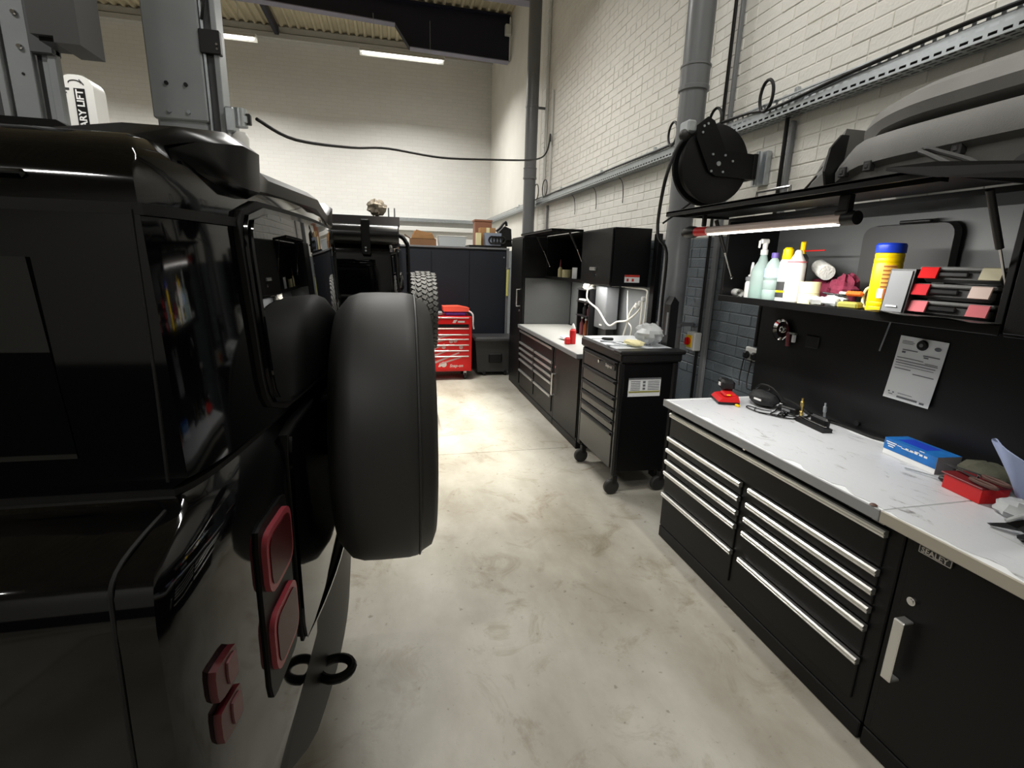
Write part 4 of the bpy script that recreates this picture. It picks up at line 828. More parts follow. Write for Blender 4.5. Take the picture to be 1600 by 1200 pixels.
for k in range(3): out(G().tube([(.05*cos(a)*(1-.1*k), .10*sin(a), .012+.022*k+.006*sin(3*a)) for a in [2*pi*j/14 for j in range(14)]], .012, 6, True, 2), 'rope_turn', WCABLE, t, L=True)
t = thing('control_box', 'grey steel box standing on the far bench behind the white cables', 'box', (2.12, 4.80, .888))
out(G().bb(2.06, 2.20, 4.66, 4.93, 1.02, 1.44, .008), 'case', mat('grey_box_steel', (112, 114, 115), .45), t); out(G().bb(2.10, 2.18, 4.70, 4.90, .888, 1.02), 'stand', BLACKP, t, sm=0); out(G().bb(2.056, 2.062, 4.72, 4.78, 1.05, 1.066), 'plate', WHITE, t, sm=0)
t = thing('red_bottle', 'red bottle with a white pointed cap on the far bench', 'bottle', (1.72, 4.62, .888)); out(G().lathe([(.03, 0), (.032, .005), (.032, .13), (.018, .15)], n=14), 'body', REDP, t, L=True); out(G().lathe([(.02, .15), (.018, .175), (.005, .20)], n=12), 'cap', PIPEW, t, L=True)
t = thing('red_block', 'small red block in front of the red bottle on the far bench', 'block', (1.66, 4.60, .888)); out(G().box((0, 0, .03), (.05, .05, .06), .006), 'body', REDP, t, L=True); out(G().box((0, 0, .064), (.03, .03, .008), .002), 'top', REDP, t, L=True)
g = G().ball((0, 0, .018), (.07, .10, .02), 12, 7, .2); out(g, 'white_rag', PAPER, None, L=True, loc=(1.75, 4.90, .888), label='white rag lying on the far bench by the red bottle', cat='rag')
t = thing('extension_lead', 'white extension lead draped in front of the far backsplash', 'cable', (2.15, 4.4, 1.2))
for pts, r in (([(2.1, 4.95, 1.452), (2.0, 4.96, 1.44), (1.985, 4.965, 1.30), (2.02, 4.74, 1.21), (2.04, 4.52, 1.085), (2.10, 4.45, 1.125), (2.14, 4.32, 1.155), (2.15, 4.12, 1.27), (2.15, 4.07, 1.37)], .0085), ([(2.15, 4.18, 1.33), (2.15, 4.30, 1.22), (2.15, 4.34, 1.12), (2.15, 4.39, 1.02), (2.15, 4.44, .90)], .008), ([(2.2, 4.48, 1.42), (2.17, 4.40, 1.28), (2.15, 4.33, 1.15), (2.15, 4.24, 1.08), (2.15, 4.30, .90)], .006),
               ([(2.20, 4.62, 1.452), (2.17, 4.3, 1.455), (2.15, 4.03, 1.45), (2.12, 3.95, 1.40), (2.11, 3.94, 1.2), (2.08, 3.93, 1.0)], .007), ([(2.14, 4.06, 1.36), (2.12, 4.02, 1.25), (2.10, 4.0, 1.0)], .008)):
    out(G().tube(pts, r, 8), 'lead', WCABLE, t)
for y, z in ((4.06, 1.37), (4.11, 1.33), (4.17, 1.30)): out(G().box((2.15, y, z), (.04, .035, .045), .008), 'plug', PIPEW, t)
t = thing('nozzle_bottle', 'small bottle with a red nozzle inside the open far cabinet', 'bottle', (2.0, 5.93, 1.495)); out(G().lathe([(.03, 0), (.03, .09), (.014, .12)], n=12), 'body', CREAM, t, L=True); out(G().lathe([(.013, .12), (.006, .21)], n=10), 'nozzle', MAROONP, t, L=True)
t = thing('yellow_roll', 'pale yellow roll beside the nozzle bottle in the open far cabinet', 'roll', (2.02, 5.75, 1.495)); out(G().lathe([(.02, 0), (.055, 0), (.055, .09), (.02, .09)], n=16), 'roll', CREAM, t, L=True); out(G().lathe([(.018, .0), (.021, .088)], n=12), 'core', CARD, t, L=True)
out(G().box((0, 0, .06), (.01, .07, .12), .002), 'white_card', PAPER, None, L=True, loc=(1.96, 5.32, 1.495), rz=.5, label='white card leaning in the open far cabinet', cat='card')
# ================================================================== the two black off-roaders
def xlow(d): t = abs(d)/.92; return .045-.07*d*d-.018*t**24
def xup(d): t = abs(d)/.78; return .060-.14*d*d-.010*t**24
TS = [-1, -.985, -.96, -.93, -.89, -.84, -.77, -.68, -.55, -.4, -.2, 0, .2, .4, .55, .68, .77, .84, .89, .93, .96, .985, 1]
def plan(w, fx, z, xf, rf=.25, dx=0, kz=1):
    P = [(fx(t*(.92 if fx is xlow else .78))+dx, w*t, z) for t in TS]
    n = 8
    for x in (-.35, -1.0, -2.0, -2.6): P.append((x, w, z))
    P += [(xf+rf-rf*sin(a), w-rf+rf*cos(a), z) for a in [pi/2*k/n for k in range(n+1)]]
    P += [(xf+rf-rf*cos(a), -w+rf-rf*sin(a), z) for a in [pi/2*k/n for k in range(n+1)]]
    for x in (-2.6, -2.0, -1.0, -.35): P.append((x, -w, z))
    return P
def rear_panel(y0, y1, z0, z1, fx, off, th, r=.05, n=14, m=10, lean=0):
    g = G(); F = []; V = []
    for s in (0, 1):
        for j in range(m+1):
            for i in range(n+1):
                y = y0+(y1-y0)*i/n; z = z0+(z1-z0)*j/m
                cy = min(max(y, y0+r), y1-r); cz = min(max(z, z0+r), z1-r); d = sqrt((y-cy)**2+(z-cz)**2)
                if d > r and abs(y-cy) > 1e-9 and abs(z-cz) > 1e-9: y, z = cy+(y-cy)*r/d, cz+(z-cz)*r/d
                V.append((fx(y)+off-(0 if s == 0 else th)-lean*(z-z0), y, z))
    N = (n+1)*(m+1); q = lambda s, i, j: s*N+j*(n+1)+i
    for j in range(m):
        for i in range(n): F.append((q(0, i, j), q(0, i+1, j), q(0, i+1, j+1), q(0, i, j+1))); F.append((q(1, i, j), q(1, i, j+1), q(1, i+1, j+1), q(1, i+1, j)))
    for i in range(n): F.append((q(0, i, 0), q(1, i, 0), q(1, i+1, 0), q(0, i+1, 0))); F.append((q(0, i, m), q(0, i+1, m), q(1, i+1, m), q(1, i, m)))
    for j in range(m): F.append((q(0, 0, j), q(0, 0, j+1), q(1, 0, j+1), q(1, 0, j))); F.append((q(0, n, j), q(1, n, j), q(1, n, j+1), q(0, n, j+1)))
    return g.add(V, F)
def smoothx(fx): return fx
def car(name, label, loc):
    t = thing(name, label, 'car', loc)
    o = lambda g, n, m, p=None, **k: out(g, n, m, p or t, L=True, **k)
    B = [plan(.84, xlow, .46, -4.35, dx=-.10), plan(.90, xlow, .56, -4.5, dx=-.03), plan(.92, xlow, .75, -4.55), plan(.92, xlow, 1.0, -4.55), plan(.92, xlow, 1.22, -4.52), plan(.915, xlow, 1.262, -4.51), plan(.898, xlow, 1.284, -4.5, dx=-.004),
         plan(.80, xlow, 1.312, -4.45, dx=-.010), plan(.785, xlow, 1.322, -3.25, .2, dx=-.018), plan(.782, xlow, 1.334, -3.2, .2, dx=-.026), plan(.78, xup, 1.35, -3.15, .2), plan(.775, xup, 1.50, -3.0, .2, dx=-.0084), plan(.767, xup, 1.66, -2.86, .2, dx=-.018),
         plan(.762, xup, 1.725, -2.8, .2, dx=-.023), plan(.745, xup, 1.768, -2.74, .2, dx=-.031), plan(.705, xup, 1.796, -2.65, .2, dx=-.05), plan(.62, xup, 1.815, -2.6, .2, dx=-.08), plan(.45, xup, 1.832, -2.55, .2, dx=-.16), plan(.25, xup, 1.84, -2.4, .1, dx=-.3)]
    o(G().loft(B), 'body_shell', PAINT, sm=40)
    # gutter and waist seam follow the body outline; shut lines and glass on both sides
    def band(w, fx, z0, z1, xf, dx, e=.003):
        a = plan(w, fx, z0, xf, .2, dx+e); b = plan(w, fx, z1, xf, .2, dx+e); c = plan(w-.02, fx, z1, xf+.02, .2, dx-.02); d = plan(w-.02, fx, z0, xf+.02, .2, dx-.02)
        return G().loft([a, b, c, d, a], caps=False)
    o(band(.7645, xup, 1.694, 1.708, -2.82, -.0195), 'roof_gutter', GASKET)
    o(band(.785, xlow, 1.326, 1.335, -3.2, -.022), 'waist_line', GASKET)
    for s in (-1, 1):
        f = lambda x0, x1, w, z0, z1, th=.004: G().bb(x0, x1, min(s*w, s*(w+th)), max(s*w, s*(w+th)), z0, z1)
        g = G().tube([(-.065, s*.764, 1.70), (-.06, s*.774, 1.5), (-.06, s*.780, 1.345)], .0028, 6); g.tube([(-.06, s*.80, 1.312), (-.075, s*.898, 1.285), (-.075, s*.919, 1.22), (-.08, s*.920, 1.0), (-.08, s*.92, .7)], .0028, 6); o(g, 'shut_line', GASKET)
        o(G().prism([(-.16, s*.772, 1.385), (-2.7, s*.772, 1.385), (-2.7, s*.764, 1.64), (-.18, s*.764, 1.64)], (0, s*.0085, 0)), 'side_glass', CARGLASS, sm=0)
        o(G().box((-.20, s*.760, 1.735), (.06, .012, .010), .004), 'roof_plug', PAINT)
        for x in (-.95, -3.75):
            wl = o(G().lathe([(.24, -.12), (.36, -.12), (.385, -.09), (.395, -.05), (.395, .05), (.385, .09), (.36, .12), (.24, .12)], (x, s*.815, .395), (0, 1, 0), 40), 'wheel', RUBBER)
            o(G().lathe([(.03, .08), (.22, .06), (.245, .115), (.25, .115), (.25, -.1), (.03, -.1)] if s > 0 else [(.03, -.08), (.22, -.06), (.245, -.115), (.25, -.115), (.25, .1), (.03, .1)], (x, s*.815, .395), (0, 1, 0), 32), 'rim', DGREYP, wl)
            o(G().tube([(x+.47*cos(a), s*.922, .40+.47*sin(a)) for a in [pi*k/12 for k in range(13)]], .028, 6, sm=1), 'wheel_arch', TRIM)
        o(G().prism([(-.165, s*.60, 1.80), (-.215, s*.60, 1.828), (-2.4, s*.60, 1.834), (-2.45, s*.60, 1.80)], (0, -s*.05, 0)), 'roof_rail', TRIM, sm=0)
    o(G().bb(-3.05, -2.95, -.55, .55, 1.36, 1.62), 'windscreen', CARGLASS, sm=0)
    # tailgate in its shut line, with the glass
    o(rear_panel(-.572, .60, 1.362, 1.742, xup, .0075, .04, .07, lean=.06), 'tailgate_gap', GASKET)
    tg = o(rear_panel(-.562, .59, 1.372, 1.732, xup, .0135, .04, .06, lean=.06), 'tailgate', PAINT)
    o(rear_panel(-.552, .58, 1.382, 1.722, xup, .0175, .03, .05, lean=.06), 'rear_glass', CARGLASS, tg)
    o(rear_panel(-.50, .52, .82, 1.315, xlow, .003, .04, .03), 'lower_gap', GASKET)
    o(rear_panel(-.494, .514, .826, 1.31, xlow, .010, .04, .03), 'lower_tailgate', PAINT, tg)
    # lamp stacks
    for s in (-1, 1):
        yy = lambda a, b: (a*s, b*s) if s > 0 else (-b, -a)
        o(rear_panel(*yy(.535, .690), .87, 1.21, xlow, .005, .03, .02, 6, 10), 'lamp_housing', TRIM)
        for z in (1.075, .915):
            rg = o(rear_panel(*yy(.545, .680), z, z+.118, xlow, .014, .02, .03, 8, 8), 'lamp_ring', TAILRING)
            o(rear_panel(*yy(.556, .669), z+.011, z+.107, xlow, .016, .02, .024, 8, 8), 'lens', TAILRED, rg)
        for z in (1.045, .975):
            lp = o(rear_panel(*yy(.805, .862), z, z+.055, xlow, .010, .02, .008, 4, 4), 'small_lamp', mat('small_lamp_red', (70, 12, 18), .35))
            o(rear_panel(*yy(.811, .838), z+.008, z+.047, xlow, .013, .012, .006, 3, 3), 'clear_lens', TAILCLR, lp)
    # bumper
    def bump(d): return .062-.20*d*d
    g = G(); n = 28; R = []
    for k in range(n+1):
        d = -.925+1.85*k/n; a = abs(d); zb = .45+(.27*max(0, a-.42)/.50); x = bump(d); i = .10
        R.append([(x-.02, d, .80), (x, d, .78), (x+.005, d, (zb+.78)/2), (x-.006, d, zb+.03), (x-.03, d, zb), (x-.22, d, zb), (x-.22, d, .80)])
    bm_ = o(g.loft(R), 'bumper', TRIM)
    o(G().tube([(bump(d)+.004, d, .800) for d in [-.925+1.85*k/28 for k in range(29)]], .006, 6, sm=1), 'bumper_edge', mat('bumper_gloss_edge', (28, 28, 28), .12, coat=1), bm_)
    for d in (-.345, .345):
        o(G().tube([(bump(d)+.032+.040*cos(a), d+.036*sin(a), .615) for a in [2*pi*k/20 for k in range(20)]], .012, 8, True, 1), 'towing_eye', TRIM, bm_)
    # roof spoiler with two end lobes
    R = []
    for d, zt, zb, tip in ((-.66, 1.80, 1.775, -.03), (-.63, 1.825, 1.752, .02), (-.55, 1.838, 1.742, .045), (-.49, 1.836, 1.742, .046), (-.455, 1.812, 1.748, .032), (-.40, 1.806, 1.752, .026), (0, 1.815, 1.76, .034), (.40, 1.806, 1.752, .026), (.455, 1.812, 1.748, .032), (.49, 1.836, 1.742, .046), (.55, 1.838, 1.742, .045), (.63, 1.825, 1.752, .02), (.66, 1.80, 1.775, -.03)):
        tip += xup(d)-.05; R.append([(-.30, d, 1.79 if abs(d) > .6 else 1.805), (-.12, d, zt), (tip-.025, d, zt), (tip, d, zt-.018), (tip-.004, d, zb+.014), (tip-.03, d, zb), (-.04, d, zb), (-.30, d, 1.77)])
    o(G().loft(R), 'roof_spoiler', mat('satin_black_spoiler', (8, 8, 8), .28, spec=.35), sm=50)
    o(G().cyl((0.02, .02, 1.16), (.10, .02, 1.16), .09, n=20), 'wheel_carrier', TRIM)
    return t
c1 = car('off_road_car', 'nearest black off road car with a smooth spare tyre on its tailgate', (-.231, 1.50, 0))
c1.rotation_euler.z = radians(-1.0)
c2 = copy_tree(c1); c2.name = 'off_road_car'; c2.location = (.05, 5.32, 0); c2.rotation_euler.z = 0; c2['label'] = 'black off road car parked behind the first one with a roof rack and awning'
def spare(t, x0, x1, z, m, knob, R=.395):
    o = lambda g, n, mm, p=None, **k: out(g, n, mm, p or t, L=True, **k); w = x1-x0
    tr_ = o(G().lathe([(.25, .02), (.30, .0), (.345, .004), (R-.035, .016), (R-.012, .035), (R-.002, .065), (R, .11), (R, w-.075), (R-.004, w-.052), (R-.014, w-.040), (R-.018, w-.034), (R-.03, w-.012), (R-.06, w), (.30, w), (.255, w-.015), (.25, w-.05)], (x0, .01, z), (1, 0, 0), 72), 'spare_tyre', m, sm=50)
    if knob:
        g = G(); nb = 44
        for k in range(nb):
            a = 2*pi*k/nb
            for j in range(5):
                c = Matrix.Translation((x0+.035+.052*j, .01, z)) @ Matrix.Rotation(a+(.07 if j % 2 else 0), 4, 'X') @ Matrix.Translation((0, 0, R)) @ Matrix.Rotation(.55 if j % 2 else -.55, 4, 'Z')
                g.box((0, 0, -.0 if 0 < j < 4 else -.012), (.045, .040, .020), .003, c)
        o(g, 'tread_block', RUBBER2, tr_, sm=0, kind='stuff')
    else:
        o(G().lathe([(R-.020, 0), (R-.004, .004), (R-.004, .008), (R-.022, .014)], (x0+w-.052, .01, z), (1, 0, 0), 72), 'shoulder_rib', m, tr_)
    rm = o(G().lathe([(.03, w-.05), (.07, w-.05), (.20, w-.075), (.235, w-.03), (.258, w-.012), (.262, w-.02), (.25, .04), (.03, .04)], (x0, .01, z), (1, 0, 0), 48), 'spare_rim', mat('gloss_black_rim', (14, 14, 14), .15, coat=1))
    g = G()
    for k in range(5):
        for s in (-.14, .14):
            c = Matrix.Translation((x0+w-.045, .01, z)) @ Matrix.Rotation(2*pi*k/5+s, 4, 'X') @ Matrix.Translation((0, 0, .14)); g.box((0, 0, 0), (.03, .03, .22), .006, c)
    o(g, 'spokes', MATS['gloss_black_rim'], rm); o(G().cyl((x0+w-.07, .01, z), (x0+w-.02, .01, z), .045, n=20), 'hub_cap', TRIM, rm)
spare(c1, .076, .338, 1.16, RUBBER, False)
spare(c2, .12, .39, 1.13, RUBBER2, True)
# extras of the second car
o2 = lambda g, n, mm, p=None, **k: out(g, n, mm, p or c2, L=True, **k)
rk = o2(G().prism([(.03, -.72, 1.93), (.03, -.70, 2.0), (-1.7, -.70, 2.0), (-1.7, -.72, 1.93)], (0, 1.4, 0)), 'roof_rack', mat('rack_black', (26, 18, 18), .5), sm=0)
for x in (-.25, -.9, -1.5):
    for y in (-.5, .5): o2(G().box((x, y, 1.885), (.05, .03, .10)), 'rack_leg', TRIM, rk, sm=0)
for x in (-.06, -.01): o2(G().cyl((x, -.66, 2.0), (x, -.66, 2.075), .006), 'rack_pin', GREYP, rk)
aw = o2(G().lathe([(.07, 0), (.082, .01), (.082, 1.9), (.07, 1.91)], (-1.89, -.80, 1.845), (1, 0, 0), 24), 'awning_case', mat('glossy_awning_cover', (16, 16, 16), .25), sm=40)
for x in (-.25, -1.2): o2(G().bb(x-.035, x+.035, -.892, -.79, 1.68, 1.96, .008).bb(x-.02, x+.02, -.80, -.66, 1.915, 1.955), 'awning_bracket', TRIM, aw)
for z in (1.71, 1.735): o2(G().cyl((-.25, -.893, z), (-.25, -.90, z), .008, n=8), 'bolt', STEEL, aw)
ld = o2(G().tube([(-.05, -.62, 1.86), (.04, -.64, 1.85), (.085, -.66, 1.80), (.10, -.66, 1.72), (.10, -.66, 1.20), (.05, -.66, 1.16)], .013, 8), 'ladder_rail', TRIM)
o2(G().tube([(-.05, -.36, 1.86), (.04, -.36, 1.85), (.085, -.36, 1.80), (.10, -.36, 1.72), (.10, -.36, 1.20), (.05, -.36, 1.16)], .013, 8), 'ladder_rail', TRIM)
for z in (1.70, 1.52, 1.34): o2(G().cyl((.10, -.66, z), (.10, -.36, z), .010, n=8), 'ladder_rung', TRIM)
o2(rear_panel(-.05, .0, 0, .01, lambda d: 0, 0, .01, .001, 2, 2), 'plate_lamp', TRIM) if False else None
g = G().ball((0, 0, .055), (.075, .07, .065), 14, 10, .3); out(g, 'brown_rag', mat('brown_white_rag', (176, 164, 146), .9, noise=.85, nscale=18), None, L=True, loc=(-.11, 4.72, 2.02), label='scrunched brown and white rag on the roof rack of the second car', cat='rag')

# ================================================================== vehicle lifts between the cars
t = thing('lift_post', 'tall grey vehicle lift post standing between the two black cars', 'lift', (-1.15, 3.75, 0))
out(G().bb(-1.312, -1.045, 3.61, 3.90, 0, 4.4, .012), 'column', LIFTG, t)
out(G().bb(-1.325, -1.035, 3.595, 3.905, 2.41, 4.0, .008), 'carriage_sleeve', LIFTG, t)
for x in (-1.235, -1.135):
    for z, m in ((2.455, STEEL), (2.60, BLACKP)): out(G().cyl((x, 3.594, z), (x, 3.586, z), .011, n=10), 'bolt', m, t)
out(G().bb(-1.03, -1.015, 3.60, 3.70, .2, 4.2, .003), 'guide_rail', STEEL, t, sm=0); out(G().bb(-1.015, -.975, 3.62, 3.72, .2, 4.2, .003), 'channel', LIFTD, t, sm=0); out(G().bb(-.975, -.945, 3.60, 3.74, .2, 4.2, .004), 'outer_rail', LIFTG, t, sm=0)
out(G().bb(-1.04, -.93, 3.585, 3.63, 2.775, 2.90, .004), 'latch_block', BLACKP, t, sm=0)
for z in (2.80, 2.825): out(G().cyl((-.948, 3.584, z), (-.948, 3.578, z), .007, n=8), 'bolt', CHROME, t)
for z in (2.95, 3.35): out(G().tube([(-1.02, 3.6, z), (-.99, 3.58, z+.1), (-.97, 3.6, z+.3)], .008, 6), 'lift_hose', CABLE, t)
pm = out(G().bb(-.94, -.885, 3.56, 3.66, 2.36, 2.50, .01).cyl((-.865, 3.61, 2.40), (-.865, 3.61, 2.50), .04).bb(-.85, -.82, 3.58, 3.64, 2.42, 2.46, .004), 'latch_motor', STEEL, t)
out(G().lathe([(.03, 0), (.045, .02), (.05, .10), (.035, .13)], (-.875, 3.61, 2.24), n=16), 'motor_cover', PIPEW, pm); out(G().bb(-.83, -.805, 3.59, 3.63, 2.415, 2.475, .004), 'black_cap', BLACKP, pm)
out(G().bb(-1.45, -.92, 3.50, 4.02, 0, .02), 'base_plate', LIFTG, t, sm=0)
t = thing('lift_post', 'grey and black lift post carrying a dark control box above the nearest car', 'lift', (-1.7, 3.05, 0))
out(G().bb(-2.05, -1.66, 3.02, 3.35, 0, 4.4, .01), 'column', LIFTD, t); out(G().bb(-1.66, -1.562, 2.99, 3.02, 0, 4.4, .003), 'bolt_rail', LIFTG, t, sm=0)
out(G().bb(-1.70, -1.672, 2.975, 3.02, 0, 4.4, .003), 'edge_rail', LIFTG, t, sm=0)
out(G().bb(-1.562, -1.535, 3.03, 3.06, 0, 2.60), 'recess', LIFTD, t, sm=0); out(G().bb(-1.535, -1.512, 3.01, 3.05, 0, 2.60, .003), 'channel', LIFTG, t, sm=0); out(G().bb(-1.512, -1.472, 3.0, 3.04, 0, 2.60, .006), 'outer_rail', LIFTG, t, sm=0)
out(G().bb(-1.565, -1.472, 2.985, 3.05, 2.51, 4.0, .006), 'carriage_sleeve', mat('lift_mid_grey', (88, 90, 92), .45), t, sm=0)
for z in (2.665, 2.53): out(G().lathe([(.013, 0), (.013, .006), (.009, .012)], (-1.60, 2.99, z), (0, -1, 0), 10), 'bolt', CHROME, t)
out(G().cyl((-1.605, 2.99, 2.42), (-1.605, 2.987, 2.42), .006, n=8), 'bolt_hole', BLACKP, t)
cb = out(G().prism([(-1.455, 2.80, 2.53), (-1.37, 2.80, 2.53), (-1.37, 2.80, 3.4), (-1.455, 2.80, 3.4)], (0, .2, 0)).bb(-1.372, -1.275, 2.80, 3.0, 2.505, 3.4), 'control_box', mat('control_box_grey', (74, 74, 74), .4), t, sm=0)
out(G().bb(-1.44, -1.31, 2.83, 2.97, 2.515, 2.535), 'box_underside', BLACKP, cb, sm=0)
out(G().bb(-2.2, -1.45, 2.92, 3.45, 0, .02), 'base_plate', LIFTG, t, sm=0)
t = thing('lift_cover', 'white rounded lift post cover with a vertical black name strip beyond the cars', 'cover', (-3.16, 6.85, 0))
P = rrect(-3.315, -3.007, 0, 3.42, .12, 6)
out(G().prism([(x, 6.72, z) for x, z in P], (0, .25, 0)), 'cover_shell', PIPEW, t, sm=40)
sp = out(G().bb(-3.186, -3.086, 6.714, 6.72, 2.25, 3.291, .001), 'name_strip', BLACKP, t, sm=0)
text('ROTARY LIFT', .092, (-3.106, 6.7135, 3.28), (0, 0, 1), (-1, 0, 0), WHITE, sp, bold=.0025, align='RIGHT')
out(G().tube([(-3.17+.056*cos(a), 6.717, 3.34+.028*sin(a)) for a in [pi*k/8 for k in range(9)]], .0045, 4, sm=1).tube([(-3.125, 6.717, 3.375), (-3.09, 6.717, 3.33)], .0055, 4, sm=1).bb(-3.30, -3.225, 6.716, 6.72, 3.27, 3.29).bb(-3.30, -3.25, 6.716, 6.72, 3.24, 3.25), 'printed_mark', DGREYP, sp, sm=0)

# ================================================================== far end: rack, red chest, bin
t = thing('storage_rack', 'tall dark navy cabinet with boxes piled on top at the end of the aisle', 'cabinet', (.95, 8.0, 0))
out(G().bb(.0, 1.70, 7.62, 8.3, .03, 1.83, .004), 'carcass', NAVYP, t, sm=0)
for k in range(3): out(G().bb(.02+.56*k, .57+.56*k, 7.605, 7.62, .04, 1.80, .002), 'front_panel', NAVYP, t, sm=0)
out(G().bb(.0, 1.74, 7.595, 8.32, 1.83, 1.856, .003), 'top_frame', GREYP, t, sm=0); out(G().bb(1.70, 1.735, 7.595, 7.64, 0, 1.83, .003), 'frame_post', GREYP, t, sm=0); out(G().bb(1.13, 1.70, 7.60, 8.30, 1.857, 1.885, .003), 'top_board', BLACKP, t, sm=0)
out(G().cyl((1.66, 7.604, 1.72), (1.66, 7.597, 1.72), .012), 'stud', STEEL, t)
t = thing('open_carton', 'open brown cardboard box standing on the navy cabinet nearest the cars', 'box', (.47, 7.9, 1.857))
out(G().prism([(-.19, -.14, 0), (.19, -.14, 0), (.19, -.14, .10), (-.19, -.14, .10)], (0, .28, 0)), 'carton', CARDD, t, L=True, sm=0)
out(G().prism([(-.17, -.145, .10), (.17, -.145, .10), (.13, -.16, .17), (-.10, -.16, .22)], (0, .008, 0)), 'flap', CARD, t, L=True, sm=0)
out(G().prism([(-.17, .145, .10), (.17, .145, .10), (.15, .17, .20), (-.12, .17, .22)], (0, .008, 0)), 'flap', CARD, t, L=True, sm=0)
out(G().prism([(-.19, -.14, .10), (-.19, .14, .10), (-.27, .13, .15), (-.27, -.13, .15)], (.008, 0, 0)), 'side_flap', CARDD, t, L=True, sm=0)
t = thing('white_tub', 'frosted white plastic tub standing on the navy cabinet', 'tub', (.90, 7.9, 1.857)); out(G().prism([(-.19, -.14, 0), (.19, -.14, 0), (.21, -.15, .14), (-.21, -.15, .14)], (0, .28, 0)), 'tub', mat('frosted_tub', (214, 220, 222), .3, trans=.3), t, L=True, sm=0); out(G().box((0, .0, .146), (.43, .31, .012), .004), 'rim', PIPEW, t, L=True)
t = thing('cleaning_drum', 'tall brown carton at the back of the pile on the navy cabinet', 'box', (1.40, 8.06, 1.886)); out(G().box((0, 0, .18), (.26, .22, .36), .004), 'carton', mat('reddish_card', (150, 106, 84), .75), t, L=True, sm=0); out(G().box((0, 0, .375), (.28, .24, .03), .004), 'lid', MATS['reddish_card'], t, L=True, sm=0)
t = thing('orange_carton', 'light orange brown carton in front of the tall brown one', 'box', (1.43, 7.82, 1.886)); out(G().box((0, 0, .13), (.24, .18, .26), .003), 'carton', CARD, t, L=True, sm=0); out(G().box((0, -.092, .2), (.05, .004, .12)), 'tape', CREAM, t, L=True, sm=0)
t = thing('small_carton', 'narrow pale carton beside the grey crate on the navy cabinet', 'box', (1.28, 7.70, 1.886)); out(G().box((0, 0, .09), (.07, .12, .18), .003), 'carton', CREAM, t, L=True, sm=0); out(G().box((0, 0, .182), (.072, .122, .006)), 'lid', CARD, t, L=True, sm=0)
t = thing('grey_crate', 'blue grey plastic crate full of black parts on the navy cabinet', 'crate', (1.47, 7.65, 1.886)); out(G().prism([(-.10, -.06, 0), (.13, -.06, 0), (.14, -.065, .18), (-.11, -.065, .18)], (0, .12, 0)), 'crate', mat('blue_grey_plastic', (140, 150, 166), .5), t, L=True, sm=0)
g = G()
for k in range(4): g.tube([(-.0+.05*cos(a)+.05*k, -.068, .08+.05*sin(a)) for a in [2*pi*j/10 for j in range(10)]], .012, 5, True, 1)
out(g, 'black_straps', CABLE, t, L=True)
t = thing('black_seat_parts', 'jumble of black plastic parts on the end of the navy cabinet', 'parts', (1.73, 7.90, 1.886)); out(G().prism([(-.16, -.08, .0), (.10, -.08, .0), (.08, -.08, .26), (-.02, -.08, .30), (-.10, -.08, .22)], (0, .2, 0)), 'part', BLACKP, t, L=True, sm=0); out(G().tube([(-.16, -.1, .22), (-.1, -.1, .27), (-.02, -.1, .36), (.0, -.1, .30)], .02, 6), 'arm', BLACKP, t, L=True)
out(G().box((-.02, -.1, .10), (.28, .1, .02), .005), 'tray', BLACKP, t, L=True)

t = thing('red_tool_chest', 'red roller tool chest with silver drawer trims at the end of the aisle', 'tool chest', (.72, 7.15, 0))
out(G().bb(.33, 1.075, 6.91, 7.40, .13, .90, .006), 'carcass', RED, t, sm=0)
for i, (z0, z1) in enumerate(((.80, .895), (.665, .745), (.60, .66), (.52, .595), (.44, .515), (.36, .435), (.16, .355))):
    d = out(G().bb(.36, 1.03, 6.895, 6.915, z0, z1, .002), 'drawer', RED, t, sm=0)
    out(G().bb(.36, 1.03, 6.885, 6.897, z1-.016, z1-.002, .002), 'drawer_trim', ALU, d, sm=0)
    if i == 0: out(G().prism([(.80, 6.8945, .815), (.84, 6.8945, .815), (.87, 6.8945, .86), (.82, 6.8945, .855)], (0, .001, 0)).bb(.875, .97, 6.8935, 6.8948, .82, .845), 'decal', SILVERPRINT, d, sm=0)
    if i == 6:
        text('Snap-on', .058, (.76, 6.8945, .195), (1, 0, 0), (0, 0, 1), SILVERPRINT, d, bold=.0012, shear=.25)
        out(G().lathe([(.018, 0), (.04, 0), (.04, .001), (.018, .001)], (.68, 6.8945, .235), (0, -1, 0), 14).prism([(.60, 6.8945, .20), (.63, 6.8945, .20), (.66, 6.8945, .225), (.62, 6.8945, .24)], (0, .001, 0)), 'decal', SILVERPRINT, d, sm=0)
g = G()
for x0, z0, x1, z1, w_ in ((.40, .30, .75, .44, .018), (.55, .26, .90, .40, .016), (.62, .24, .93, .335, .014), (.38, .40, .70, .52, .02), (.42, .52, .72, .585, .016), (.45, .585, .80, .65, .016)):
    g.prism([(x0, 6.8930, z0), (x0+.02, 6.8930, z0-w_*.4), (x1, 6.8930, z1-w_*.5), (x1-.01, 6.8930, z1+w_*.5), (x0, 6.8930, z0+w_)], (0, .0012, 0))
for x, z in ((.78, .56), (.84, .57), (.55, .47), (.68, .48), (.92, .475), (.48, .46)): g.lathe([(.010, 0), (.028, 0), (.028, .0012), (.010, .0012)], (x, 6.8940, z), (0, -1, 0), 10)
out(g, 'spanner_decal', mat('decal_grey_pink', (186, 150, 146), .4), t, sm=0)
out(G().bb(.36, 1.03, 6.905, 6.912, .750, .795), 'dark_gap', DARKGAP, t, sm=0)
